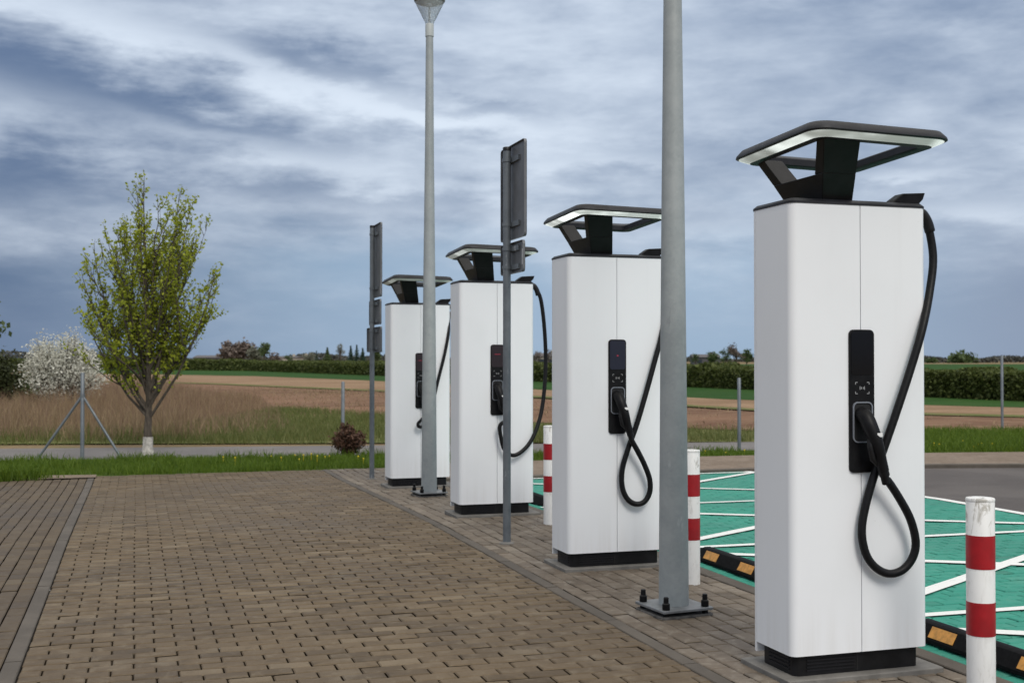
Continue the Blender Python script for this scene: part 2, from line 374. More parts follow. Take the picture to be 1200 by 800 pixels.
def bark_setup(t, b, co):
    P_ = pos(t); n = noise(t, vmul(t, P_, (1, 1, .3)), 30, 6, .7)
    t.links.new(mixc(t, n.ss(.35, .65), (.045, .036, .028), (.095, .078, .060)), b.inputs['Base Color'])
M['bark'] = mat('bark', (.07, .055, .04), .9, setup=bark_setup, bump=.5, bscale=80)
M['lime'] = mat('lime wash', (.40, .385, .35), .9, var=.35, vscale=18, bump=.4, bscale=60)
M['glass'] = mat('clear lantern', (.88, .92, .95), .22, setup=lambda t, b, co: (b.inputs['Transmission Weight'].__setattr__('default_value', .72), b.inputs['IOR'].__setattr__('default_value', 1.12)))
M['lantern'] = mat('olive grey lantern', (.115, .112, .095), .5, var=.15)
M['collar'] = mat('pale collar', (.42, .45, .45), .5)
M['wall'] = mat('pale render', (.42, .38, .32), .8, var=.15)
M['roof'] = mat('dull roof', (.085, .078, .080), .8, var=.25, vscale=3)
M['pane'] = mat('dark pane', (.03, .035, .045), .2)

# ------------------------------------------------------------------ setting: ground, fields, roads
def sheet(name, pts, z, mat_, parent=None, kind='structure', label=None):
    v = [(p[0], p[1], z if len(p) < 3 else p[2]) for p in pts]
    me = bpy.data.meshes.new(name); me.from_pydata(v, [], [tuple(range(len(v)))]); me.materials.append(mat_)
    o = bpy.data.objects.new(name, me); COL.objects.link(o)
    if kind: o['kind'] = kind
    if parent: o.parent = parent
    return o
def gp(px, py, z=-.1): p = G(px, py, z); return (p.x, p.y)
sheet('ground', [(-5000, -400), (5000, -400), (5000, 7000), (-5000, 7000)], -.16, M['ground'])
# parcels of farmland: each an outline on the ground
sheet('meadow', [gp(-900, 520), gp(1300, 514), gp(1500, 505), gp(900, 502), gp(430, 483), gp(330, 476), gp(240, 496), gp(-200, 508)], -.135, M['meadow'])
sheet('ploughed_field', [gp(240, 497, -.12), gp(330, 479, -.12), gp(430, 487, -.12), gp(900, 505, -.12), gp(1700, 512, -.12), gp(1700, 500, -.12), gp(900, 483, -.12), gp(640, 468, -.12), gp(430, 458.5, -.12), gp(240, 450, -.12), gp(80, 447, -.12), gp(60, 470, -.12)], -.120, M['plough'])
sheet('stubble_field', [gp(40, 446.5, -.12), gp(240, 449.3, -.12), gp(430, 457, -.12), gp(640, 465, -.12), gp(900, 480, -.12), gp(1700, 498, -.12), gp(1700, 488, -.12), gp(1150, 475.5, -.12), gp(850, 467, -.12), gp(640, 456, -.12), gp(430, 445, -.12), gp(300, 440, -.12), gp(60, 436, -.12)], -.118, M['stubble'])
sheet('field_boundary_grass', [gp(40, 446.5, -.11), gp(240, 449.6, -.11), gp(430, 457.6, -.11), gp(640, 466, -.11), gp(900, 481.5, -.11), gp(1700, 500, -.11), gp(1700, 497, -.11), gp(900, 479.3, -.11), gp(640, 464, -.11), gp(430, 456, -.11), gp(240, 448.3, -.11), gp(40, 445.6, -.11)], -.110, M['meadow'])
sheet('crop_field', [gp(60, 436.5, -.11), gp(300, 440.5, -.11), gp(430, 445.5, -.11), gp(640, 456.5, -.11), gp(850, 467.5, -.11), gp(1150, 476, -.11), gp(1700, 488, -.11), gp(1700, 470, -.11), gp(1150, 456, -.11), gp(850, 446, -.11), gp(640, 440, -.11), gp(300, 432, -.11), gp(60, 430, -.11)], -.112, M['crop'])
sheet('far_meadow', [gp(500, 432.5, -.1), gp(900, 437, -.1), gp(1700, 446, -.1), gp(1900, 426.5, -.1), gp(900, 426.5, -.1), gp(500, 427, -.1)], -.105, M['crop'])
rd0, rd1, rd2, rd3 = gp(-900, 551), gp(1300, 521), gp(1300, 510.5), gp(-900, 530)
sheet('road', [rd0, gp(0, 539), gp(860, 527.5), rd1, rd2, gp(860, 516), gp(0, 523.5), rd3], -.128, M['road'])
sheet('verge', [(-9, 16.8), (24, 16.2), gp(1400, 516, -.12), rd1, gp(860, 526.5), gp(0, 538), rd0], -.115, M['verge_soil'])
sheet('driveway', [(8.02, -3), (30, -3), (30, 14.0), (12.2, 14.05), (10.8, 14.42), (8.02, 14.6)], -.105, M['asphalt'])
# dip the near end of the driveway sheet up to bay level
dv = bpy.data.objects['driveway'].data.vertices
for v in dv: v.co.z = -.012 if v.co.y < 5 else (-.10 if v.co.y > 13 else v.co.z)

# ---- paving: real blocks; the nearest 300 of each field are objects, the rest one mesh
def block_mesh(name, L, W, m, h=.05, c=.0055):
    a, b = L / 2, W / 2
    v = []
    for z, i in ((-h, 0), (-c, 0), (0, c)):
        v += [(-a + i, -b + i, z), (a - i, -b + i, z), (a - i, b - i, z), (-a + i, b - i, z)]
    f_ = [(8, 9, 10, 11)]
    for k in (0, 4):
        f_ += [(k + i, k + (i + 1) % 4, k + 4 + (i + 1) % 4, k + 4 + i) for i in range(4)]
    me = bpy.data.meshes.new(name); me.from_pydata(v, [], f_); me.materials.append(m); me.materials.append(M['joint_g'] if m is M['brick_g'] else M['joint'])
    for p_ in me.polygons[1:5]: p_.material_index = 1      # flanks in joint-soil colour, painting in the shade between blocks
    return me
def strip(name, x0, x1, y0, y1, dz_, m_):
    ys = [y0, 10.4, min(15.4, y1)] + ([y1] if y1 > 15.4 else [])
    me = bpy.data.meshes.new(name); me.from_pydata([(x, y, gz(y) + dz_) for y in ys for x in (x0, x1)], [], [(2 * i, 2 * i + 1, 2 * i + 3, 2 * i + 2) for i in range(len(ys) - 1)]); me.materials.append(m_)
    o = bpy.data.objects.new(name, me); COL.objects.link(o); o['kind'] = 'structure'; return o
def clipspan(lo, hi, a, b): return max(lo, a), min(hi, b)
def pave(parent_name, x0, x1, y0, y1, mat_, jmat, axis, vis, piece='paver', tilt=.011, dzr=.0026, thing=None):
    """running bond; axis 'X' = long side along X"""
    mod_l, mod_w, gap = .2035, .1020, .0072
    root = strip(parent_name, x0, x1, y0, y1, -.026, jmat)
    blocks = []
    if axis == 'X':
        rows = int((y1 - y0) / mod_w)
        for r in range(rows):
            yc = y0 + (r + .5) * mod_w; off = (0 if r % 2 else .5) * mod_l + random.uniform(-.004, .004)
            n = int((x1 - x0) / mod_l) + 2
            for i in range(-1, n):
                a, b = clipspan(x0, x1, x0 + off + i * mod_l, x0 + off + (i + 1) * mod_l)
                if b - a > .04: blocks.append(((a + b) / 2, yc, b - a - gap, mod_w - gap - .0025))
    else:
        cols = round((x1 - x0) / mod_w); cw = (x1 - x0) / cols
        for c_ in range(cols):
            xc = x0 + (c_ + .5) * cw; off = random.uniform(0, mod_l) if piece == 'paver_slab' else (.5 if c_ % 2 else 0) * mod_l + random.uniform(-.01, .01)
            n = int((y1 - y0) / mod_l) + 2
            for i in range(-1, n):
                a, b = clipspan(y0, y1, y0 + off + i * mod_l, y0 + off + (i + 1) * mod_l)
                if b - a > .04: blocks.append((xc, (a + b) / 2, cw - gap, b - a - gap))
    scored = []
    for bl in blocks:
        px, py, d = project(bl[0], bl[1], gz(bl[1])) if bl[0] * ST + bl[1] * CT > 1 else (-999, 0, 0)
        scored.append((d if (d > 1 and -8 < px < 1208 and py < 806 and vis(px, py)) else 1e6 + d, bl))
    scored.sort(key=lambda q: q[0])
    full = {}
    V_, F_ = [], []; base = 0
    fq = np.array([(8, 9, 10, 11)] + [(k + i, k + (i + 1) % 4, k + 4 + (i + 1) % 4, k + 4 + i) for k in (0, 4) for i in range(4)])
    for k, (sd, (bx, by, L, W)) in enumerate(scored):
        z = gz(by) + random.uniform(-dzr, dzr); tx, ty = random.gauss(0, tilt), random.gauss(0, tilt); tz = random.gauss(0, .004)
        if k < 300 and sd < 1e5:
            key = (round(L, 3), round(W, 3))
            if key not in full: full[key] = block_mesh(piece, L, W, mat_)
            o = bpy.data.objects.new(piece, full[key]); COL.objects.link(o); o.parent = root
            o.location = (bx, by, z); o.rotation_euler = (tx, ty, tz)
        else:
            a, b, c, h = L / 2, W / 2, .0055, .05
            vv = np.array([(sx_ * (a - i), sy_ * (b - i), zz) for zz, i in ((-h, 0), (-c, 0), (0, c)) for sx_, sy_ in ((-1, -1), (1, -1), (1, 1), (-1, 1))])
            vv[:, 2] += vv[:, 0] * -ty + vv[:, 1] * tx
            x = vv[:, 0] - tz * vv[:, 1] + bx; y = vv[:, 1] + tz * vv[:, 0] + by
            V_.append(np.stack([x, y, vv[:, 2] + z], 1)); F_.append(fq + base); base += 12
    if V_:
        o = npmesh('paver_field', np.concatenate(V_), np.concatenate(F_), mat_, root); o['kind'] = 'stuff'; o.data.materials.append(jmat); o.data.polygons.foreach_set('material_index', np.tile([0, 1, 1, 1, 1, 0, 0, 0, 0], len(F_)).astype(np.int32))  # flank faces carry the same painted joint shade
    return root
XL, XR = -.60, 2.50          # flush kerbs either side of the main paving
YE = 16.75
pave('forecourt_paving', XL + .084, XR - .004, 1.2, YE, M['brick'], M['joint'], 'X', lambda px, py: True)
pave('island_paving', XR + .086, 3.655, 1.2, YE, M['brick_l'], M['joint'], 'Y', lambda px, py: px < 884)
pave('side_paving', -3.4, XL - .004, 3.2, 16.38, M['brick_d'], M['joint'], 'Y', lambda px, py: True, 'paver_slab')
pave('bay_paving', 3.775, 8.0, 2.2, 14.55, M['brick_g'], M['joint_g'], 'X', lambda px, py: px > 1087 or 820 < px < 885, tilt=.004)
# flush concrete kerbs, 1 m stones
def kerbline(name, x0, x1, y0, y1, ztop=0.0, first=0.0):
    root = strip(name, x0, x1, y0, y1, -.02, M['joint'])
    y = y0 + first
    while y < y1 - .05:
        e = min(y + .995, y1)
        m = MB(); zs = [gz(y + .003), gz(e - .003)]; dz_ = ztop + random.uniform(-.002, .002)
        c = .005; rings = []
        for yy, zz in ((y + .003, zs[0]), (e - .003, zs[1])):
            zt = zz + dz_
            rings.append([(x0, yy, zt - .1), (x1, yy, zt - .1), (x1, yy, zt - c), (x1 - c, yy, zt), (x0 + c, yy, zt), (x0, yy, zt - c)])
        m.loft(rings); m.build('kerb_stone', M['kerb'], root)
        y = e + .002
    return root
kerbline('kerb', XL, XL + .08, 1.2, 16.4, .003)
kerbline('kerb', XR, XR + .08, 1.2, YE, .001, .0)
kerbline('kerb', 3.66, 3.77, 1.2, 14.55, .004)
# far pavement with its kerb face to the driveway
fpz = -.02
m = MB(); fp = [(3.7, 14.62), (8.0, 14.64), (10.8, 14.46), (12.2, 14.09), (20, 13.0), (20, 14.6), (12.5, 16.1), (9, 16.6), (3.7, 16.75)]
m.prism(fp, -.3, fpz - .03)
o = m.build('far_pavement', M['far_pav'], None, bevel=.006); o['kind'] = 'structure'
kr = sheet('kerb', [(a[0], a[1] - .06, -.20) for a in fp[:5]] + [(a[0], a[1] - .02, -.20) for a in fp[4::-1]], 0, M['joint'])
for (a, b) in zip(fp[:4], fp[1:5]):
    L = math.hypot(b[0] - a[0], b[1] - a[1]); n = max(1, round(L)); ang = math.atan2(b[1] - a[1], b[0] - a[0])
    for i in range(n):
        q = MB().box(.003, L / n - .003, -.12, -.002, -.28, fpz - .025)
        o = q.build('kerb_stone', M['kerb'], kr, bevel=.012, loc=(a[0] + (b[0] - a[0]) * i / n, a[1] + (b[1] - a[1]) * i / n, 0)); o.rotation_euler.z = ang
# little worn slab path at the left end of the paving
sheet('path', [(-1.5, 16.42), (XL + .1, 16.42), (XL + .1, 16.80), (-1.5, 16.95)], -.088, M['far_pav'])

# painted markings on the bays: dividers, a cross in each bay, the outer line
mk = strip('bay_markings', 7.90, 8.01, 2.2, 14.5, .0055, M['paint'])
lv = [.0095]
def line(a, b, w_=.08):
    a, b = Vector(a), Vector(b); t = (b - a).normalized(); n = Vector((-t.y, t.x)) * w_ / 2
    ks = 12; V_ = []; z0 = lv[0]; lv[0] += .0002
    for i in range(ks + 1):
        p = a.lerp(b, i / ks)
        for s in (-1, 1):
            q = p + n * s * random.uniform(.94, 1.06); V_.append((q.x, q.y, gz(q.y) + z0))
    me = bpy.data.meshes.new('painted_line'); me.from_pydata(V_, [], [(2 * i, 2 * i + 2, 2 * i + 3, 2 * i + 1) for i in range(ks)]); me.materials.append(M['paint'])
    o = bpy.data.objects.new('painted_line', me); COL.objects.link(o); o.parent = mk
bay = [3.08, 5.70, 8.28, 10.93, 14.38]
for y in bay: line((3.80, y + .04), (7.93, y - .06))
for a, b in zip(bay[:-1], bay[1:]):
    line((3.82, a + .10), (7.92, b - .14), .10); line((3.82, b - .12), (7.92, a + .08), .10)

# ------------------------------------------------------------------ charging stations
CW, CD, CHT = .724, .365, 2.165
def charger(X0, Y0, label, cable_px, icon, strip_s, first, cable_top):
    z0 = gz(Y0)
    t = empty('charging_station', (X0, Y0, z0), label, 'charging station', 'charging stations in a row')
    # grey slab it is bolted to
    MB().prism(rrect(-.038, CW + .06, -.036, CD + .05, .01, 2), -.01, .022).build('foundation_slab', M['slab'], t, bevel=.004)
    zb, zt = .118, CHT
    # recessed black base with louvres
    b_ = MB().prism(rrect(.028, CW - .035, .028, CD - .045, .03, 4), .0225, zb + .02).build('base', M['black'], t, smooth=35)
    for k in range(5):
        MB().box(.09, .34, .0225, .0285, .042 + k * .015, .049 + k * .015).build('louvre', M['vent'], b_)
    for k in range(4):
        MB().box(.0225, .0285, .07, .25, .044 + k * .017, .052 + k * .017).build('louvre', M['vent'], b_)
    MB().box(.353, .3555, .0262, .029, .0235, zb).build('seam', M['dark_gap'], b_)
    # white shell: two front halves meeting in a seam, rear cover hanging a little lower
    s = CW / 2; r = .038; yb = CD - .045
    MB().prism([(s - .0018, yb - .002), (0, yb - .002)] + arc(r, r, r, 180, 270, 8) + [(s - .0018, 0)], zb, zt).build('front_panel', M['shell'], t, smooth=35)
    MB().prism([(s + .0018, 0)] + arc(CW - r, r, r, 270, 360, 8) + [(CW, yb - .002), (s + .0018, yb - .002)], zb, zt).build('front_panel', M['shell'], t, smooth=35)
    MB().prism([(0, yb), (CW, yb)] + arc(CW - r, CD - r, r, 0, 90, 6) + arc(r, CD - r, r, 90, 180, 6), zb - .045, zt).build('rear_cover', M['shell'], t, smooth=35)
    MB().box(s - .02, s + .02, .012, yb - .006, zb + .01, zt - .01).build('inner_frame', M['dark_gap'], t)
    # dark top cap with a chamfer
    def ring(ins, z): return [(x, y, z) for x, y in rrect(-.003 + ins, CW + .003 - ins, -.003 + ins, CD + .003 - ins, max(.006, .04 - ins), 5)]
    MB().loft([ring(0, zt), ring(0, zt + .010), ring(.018, zt + .024)]).build('top_cap', M['canopy'], t, smooth=40)
    # canopy: open rounded ring, lit strip on the outer underside
    cx0, cx1, cy0, cy1, zc = -.014, CW - .008, -.225, CD + .19, 2.468
    def sag(x, y): return -.030 * (y - cy0) / (cy1 - cy0) - .016 * (x - cx0) / (cx1 - cx0)
    def cr(ins, z, rr=.088): return [(x, y, z + sag(x, y)) for x, y in rrect(cx0 + ins, cx1 - ins, cy0 + ins, cy1 - ins, max(.02, rr - ins * .5), 7)]
    rings = [cr(.012, zc - .006), cr(0, zc), cr(.002, zc + .010), cr(.024, zc + .037), cr(.036, zc + .040), cr(.108, zc + .016), cr(.114, zc + .010), cr(.114, zc - .020), cr(.108, zc - .0255), cr(.058, zc - .0265)]
    MB().loft(rings, cap=False).build('canopy_frame', M['canopy'], t, smooth=40)
    m_ = emis('canopy lamp', (.93, 1.0, .97), strip_s, (.60, .66, .62))
    def ls(t2, lo):
        n = noise(t2, t2.nodes.new('ShaderNodeTexCoord').outputs['Object'], 3.6, 2, .5)
        t2.links.new((n.ss(.36, .64) * strip_s + strip_s * lo).s, t2.nodes['Principled BSDF'].inputs['Emission Strength'])
    ls(m_.node_tree, .25)
    MB().loft([cr(.058, zc - .0262), cr(.012, zc - .0058)], cap=False).build('light_strip', m_, t, smooth=40)
    # support: spreading fork with a window, leaning towards the left edge
    def prof(pts, xlb, xrb, xlt, xrt):
        m = MB(); zlo, zhi = zt + .0242, zc - .022
        def xs(z, lo, hi): k = (z - zlo) / (zhi - zlo); return lo + (hi - lo) * k
        n = len(pts); v = [(xs(z, xlb, xlt), y, z) for y, z in pts] + [(xs(z, xrb, xrt), y, z) for y, z in pts]
        m.add(v, [tuple(range(n)), tuple(range(2 * n - 1, n - 1, -1))] + [(i, n + i, n + (i + 1) % n, (i + 1) % n) for i in range(n)]); return m
    zlo, zhi = zt + .0242, zc - .020
    a0, a1 = .035, CD - .03               # foot
    f0, f1 = cy0 + .085, cy1 - .075       # where the fork meets the ring
    za = zlo + .112
    def lerp(a, b, z): return a + (b - a) * (z - zlo) / (zhi - zlo)
    X = (.185, .345, .085, .275); XB = (.185, .300, .085, .190)
    sup = prof([(a0, zlo), (a1, zlo), (lerp(a1, f1, za), za), (lerp(a0, f0, za), za)], *X).build('canopy_support', M['black'], t, bevel=.003)
    prof([(lerp(a0, f0, za), za), (lerp(a0, f0, za) + .07, za), (f0 + .06, zhi), (f0, zhi)], *X).build('fork', M['black'], sup, bevel=.003)
    prof([(lerp(a1, f1, za) - .075, za), (lerp(a1, f1, za), za), (f1, zhi - .022), (f1 - .07, zhi - .022)], *XB).build('fork', M['black'], sup, bevel=.003)
    # control panel
    px0, px1 = s - .0655, s + .0655; pz0, pz1 = .938, 1.593
    def face(poly, y0, y1): m = MB(); n = len(poly); return m.add([(x, y0, z) for x, z in poly] + [(x, y1, z) for x, z in poly], [tuple(range(n)), tuple(range(2 * n - 1, n - 1, -1))] + [(i, n + i, n + (i + 1) % n, (i + 1) % n) for i in range(n)])
    cp = face(rrect(px0, px1, pz0, pz1, .024, 5), -.011, .004).build('control_panel', M['blackm'], t, smooth=35, bevel=.002)
    face(rrect(px0 + .008, px1 - .008, 1.385, pz1 - .009, .016, 4), -.0125, -.0105).build('screen', M[icon], cp)
    if icon == 'screen_blue':
        face(rrect(s - .006, s + .006, 1.474, 1.486, .004, 3), -.0135, -.0124).build('screen_mark', M['red_icon'], cp)
    if icon == 'screen_red':
        for k in range(3): face(rrect(s - .03, s + .028 - .012 * k, 1.50 - k * .03, 1.506 - k * .03, .002, 2), -.0135, -.0124).build('screen_mark', M['red_icon'] if k == 0 else M['screen_red'], cp)
    cz = 1.325
    for sx_ in (-1, 1):
        for sz_ in (-1, 1):
            a = (s + sx_ * .036, cz + sz_ * .026)
            m = MB().box(min(a[0], a[0] - sx_ * .011), max(a[0], a[0] - sx_ * .011), -.0125, -.0108, a[1] - .0014, a[1] + .0014)
            m.box(a[0] - .0014, a[0] + .0014, -.0127, -.0108, min(a[1], a[1] - sz_ * .010), max(a[1], a[1] - sz_ * .010)); m.build('reader_mark', M['nfc'], cp)
    for k, (h_, xo) in enumerate(((.008, -.012), (.005, -.005), (.005, .005), (.008, .012))):
        MB().box(s + xo - .0016, s + xo + .0016, -.0125, -.0108, cz - h_, cz + h_).build('reader_mark', M['nfc'], cp)
    # holster: raised rim round a dark cavity
    o_, i_ = rrect(px0 + .013, px1 - .013, 1.075, 1.262, .026, 5), rrect(px0 + .0185, px1 - .0185, 1.0805, 1.2565, .021, 5)
    m = MB(); n = len(o_)
    for poly, y in ((o_, -.0108), (o_, -.018), (i_, -.018), (i_, -.006)): m.v += [(x, y, z) for x, z in poly]
    m.f += [(k * n + i, (k + 1) * n + i, (k + 1) * n + (i + 1) % n, k * n + (i + 1) % n) for k in range(3) for i in range(n)]
    ho = m.build('holster', M['rim'], cp, smooth=40)
    face(i_, -.0122, -.0106).build('socket', M['hole'], ho)
    # connector: plug body, grip, collar, sticker
    h0, h1, h2 = Vector((s - .006, -.008, 1.205)), Vector((s + .004, -.066, 1.150)), Vector((s + .034, -.092, 1.035))
    end = Vector((s + .058, -.088, .952))
    pts = spline([h0, Vector((s - .004, -.040, 1.195)), h1, h1.lerp(h2, .5) + Vector((0, -.006, 0)), h2, end], 5)
    k = len(pts)
    co = MB().tube(pts, [(.036 if i < k * .35 else .036 - .011 * min(1, (i - k * .35) / (k * .5))) for i in range(k)], 14).build('connector', M['blackm'], t, smooth=40)
    MB().tube([h2 + Vector((-.030, .03, .10)), h2 + Vector((-.040, .012, .03)), h2 + Vector((-.030, .008, -.03)), end + Vector((-.016, .01, .02))], [.012, .015, .014, .010], 10).build('trigger_guard', M['black'], co, smooth=40)
    dv_ = (end - h2).normalized()
    MB().tube([end - dv_ * .02, end + dv_ * .025], .0235, 12).build('collar', M['rubber'], co, smooth=40)
    MB().box(-.014, .014, -.003, .003, -.009, .009).build('sticker', M['label'], co, bevel=.002, loc=h1.lerp(h2, .36) + Vector((.010, -.034, .006)))
    # cable hanger on the roof, right side
    hp = [(CW - .165, zt + .0242), (CW - .018, zt + .0242), (CW + .004, zt + .046), (CW + .016, zt + .078), (CW - .105, zt + .070), (CW - .150, zt + .040)]
    hk = MB().add([(x, .03, z) for x, z in hp] + [(x, .10, z) for x, z in hp], [tuple(range(6)), tuple(range(11, 5, -1))] + [(i, 6 + i, 6 + (i + 1) % 6, (i + 1) % 6) for i in range(6)])
    hk.build('cable_hanger', M['blackm'], t, bevel=.004)
    # cable
    loc = []
    ctop = [Vector((CW - .02, .065, zt - .012)), Vector((CW + .018, .062, zt - .016)), Vector((CW + .046, .058, zt - .055))]
    pl = []
    n = len(cable_px)
    for i, (px, py, yo) in enumerate(cable_px):
        p = Q(px, py, Y0 + yo); pl.append(Vector((p.x - X0, p.y - Y0, p.z - z0)))
    path = ctop + pl + [end + dv_ * .06, end]
    MB().tube(spline(path, 6), .0190, 12).build('cable', M['rubber'], t, smooth=50)
    MB().tube(spline([Vector((CW - .010, .065, zt - .012)), Vector((CW + .020, .062, zt - .017)), Vector((CW + .046, .058, zt - .056)), Vector((CW + .060, .054, zt - .105))], 5), [.0245] * 15 + [.022], 12).build('strain_relief', M['black'], t, smooth=50)
    return t
c1 = [(1094, 300, .045), (1090, 340, .02), (1081, 385, -.03), (1067, 432, -.04), (1051, 480, -.045), (1037, 520, -.04), (1024, 556, -.032), (1014, 590, -.03), (1009, 620, -.032), (1013, 646, -.035), (1024, 663, -.04), (1040, 671, -.045), (1056, 667, -.05), (1068, 653, -.055), (1072, 634, -.06), (1066, 608, -.068), (1053, 583, -.076), (1039, 562, -.083)]
c2 = [(782, 350, .02), (776, 390, -.02), (768, 420, -.035), (757, 460, -.045), (746, 497, -.05), (736, 525, -.04), (729, 550, -.032), (729, 570, -.032), (735, 584, -.036), (745, 590, -.042), (755, 587, -.05), (761, 576, -.055), (761, 561, -.062), (755, 544, -.07), (747, 528, -.078)]
c3 = [(634, 352, .05), (638, 385, .045), (639.5, 425, .04), (637, 465, .01), (632, 492, -.02), (623, 515, -.05), (611, 529, -.06), (600, 533, -.065), (591, 526, -.07), (587, 512, -.075), (586, 498, -.08)]
c4 = [(526, 372, .04), (525.5, 390, .0), (521, 415, -.03), (514, 443, -.045), (508, 468, -.05), (501, 490, -.06), (494, 500, -.07), (490, 496, -.08)]
CHP = [(2.815, 4.72), (2.832, 7.665), (2.838, 10.565), (2.852, 13.735)]
charger(*CHP[0], 'largest white charging station, nearest the camera, right of the grey lamp post', c1, 'gloss', .62, True, None)
charger(*CHP[1], 'white charging station partly hidden behind the nearest lamp post, canopy light glowing bright', c2, 'screen_blue', 1.25, False, None)
charger(*CHP[2], 'white charging station behind the thin sign post, its cable in one wide loop', c3, 'screen_red', .35, False, None)
charger(*CHP[3], 'smallest and farthest white charging station, crossed by the lamp post with the lantern', c4, 'screen_red', .18, False, None)

# ------------------------------------------------------------------ lamp posts
def lamp_post(X, Y, label):
    z0 = gz(Y); t = empty('lamp_post', (X, Y, z0), label, 'lamp post', 'tapered grey lamp posts')
    a = R(6)
    def rot(p): return (p[0] * math.cos(a) - p[1] * math.sin(a), p[0] * math.sin(a) + p[1] * math.cos(a))
    MB().prism([rot(p) for p in rrect(-.165, .175, -.16, .17, .03, 3)], -.008, .012).build('grout_pad', M['grout'], t, bevel=.006)
    MB().prism([rot(p) for p in rrect(-.165, .165, -.165, .165, .01, 2)], .0330, .0485).build('base_plate', M['steel'], t, bevel=.003)
    for sx_ in (-1, 1):
        for sy_ in (-1, 1):
            q = rot((sx_ * .128, sy_ * .128))
            MB().lathe([(.020, .0121), (.020, .0328)], 6, q).build('levelling_nut', M['rubber'], t)
            MB().lathe([(.021, .049), (.022, .052), (.022, .082), (.015, .088), (.0145, .117), (.011, .120)], 12, q).build('bolt_cap', M['rubber'], t, smooth=40)
    H_ = 5.19
    MB().lathe([(.086, .049), (.084, .4), (.074, 1.6), (.066, 2.4), (.050, 3.8), (.040, H_)], 32).build('pole', M['galv'], t, smooth=40)
    MB().lathe([(.075, .0121), (.075, .0328)], 24).build('grout_plug', M['grout'], t)
    MB().lathe([(.047, H_ - .12), (.047, H_ + .01), (.043, H_ + .02)], 24).build('collar', M['collar'], t, smooth=40)
    la = MB().lathe([(.165, H_ + .262), (.172, H_ + .275), (.172, H_ + .315), (.165, H_ + .33), (.150, H_ + .37), (.10, H_ + .42), (.03, H_ + .445)], 32).build('lantern_cap', M['lantern'], t, smooth=35)
    MB().lathe([(.125, H_ + .245), (.158, H_ + .2615)], 32).build('reflector', M['lantern'], la, smooth=40)
    pr = [(.043, H_ + .0205), (.162, H_ + .2605)]; pi = [(.158, H_ + .2605), (.040, H_ + .0245)]
    MB().lathe(pr + pi, 32, cap=False).build('glass', M['glass'], la, smooth=30)
    MB().lathe([(.011, H_ + .021), (.011, H_ + .244)], 12).build('lamp_tube', M['collar'], la, smooth=40)
    return t
p = G(789, 716); lamp_post(p.x, p.y, 'tall grey lamp post standing in front of the second charging station, top out of view')
p = G(503, 580); lamp_post(p.x, p.y, 'grey lamp post with a cone-shaped glass lantern at its top')

# ------------------------------------------------------------------ traffic signs seen from the back, plates facing the bays
def sign(X, Y, H_, label, plates, stick):
    z0 = gz(Y); t = empty('traffic_sign', (X, Y, z0), label, 'sign', 'parking signs seen edge-on')
    MB().lathe([(.031, 0), (.031, H_ - .02)], 20).build('post', M['galvd'], t, smooth=40)
    MB().lathe([(.033, H_ - .025), (.033, H_), (.028, H_ + .006)], 20).build('cap', M['black'], t, smooth=40)
    MB().lathe([(.060, -.004), (.058, .006), (.036, .016)], 20).build('foot_collar', M['slab'], t, smooth=40)
    for (y0, y1, za, zb) in plates:
        r = .03; x0 = .045
        poly = rrect(y0, y1, za, zb, r, 4); n = len(poly)
        pl = MB().add([(x0, y, z) for y, z in poly] + [(x0 + .003, y, z) for y, z in poly], [tuple(range(n - 1, -1, -1)), tuple(range(n, 2 * n))] + [(i, (i + 1) % n, n + (i + 1) % n, n + i) for i in range(n)]).build('sign_plate', M['signback'], t)
        inn = rrect(y0 + .004, y1 - .004, za + .004, zb - .004, r - .004, 4)
        m = MB()
        for pp, x in ((poly, x0 + .0028), (poly, x0 - .018), (inn, x0 - .018), (inn, x0 - .0005)): m.v += [(x, y, z) for y, z in pp]
        m.f += [(k * n + i, k * n + (i + 1) % n, (k + 1) * n + (i + 1) % n, (k + 1) * n + i) for k in range(3) for i in range(n)]
        m.build('folded_edge', M['signback'], pl)
        for zc_ in ((za + .12, zb - .12) if zb - za > .4 else ((za + .05), (zb - .05))):
            MB().box(x0 - .017, x0 - .0006, max(y0 + .02, -.2), min(y1 - .02, .2), zc_ - .02, zc_ + .02).build('rail', M['galvd'], pl)
            q = MB().lathe([(.0365, zc_ - .013), (.0365, zc_ + .013)], 20); q.build('clamp', M['galvd'], t, smooth=40)
    for (y, z, h_) in stick: MB().box(.0438, .0448, y - .018, y + .018, z, z + h_).build('sticker', M['label'], t)
    return t
p = G(594, 636)
sign(p.x, p.y, 3.13, 'thin grey sign post with two plates seen from behind, before the third charging station', [(-.36, .26, 2.40, 3.15), (-.32, .26, 2.13, 2.375)], [(-.27, 2.19, .12)])
p = G(436, 561)
sign(p.x, p.y, 3.27, 'thin grey sign post with a stack of plates, left of the farthest charging station', [(-.42, .18, 2.34, 3.28), (-.38, .36, 1.99, 2.31), (-.42, .52, 1.64, 1.96)], [(-.34, 2.38, .12)])

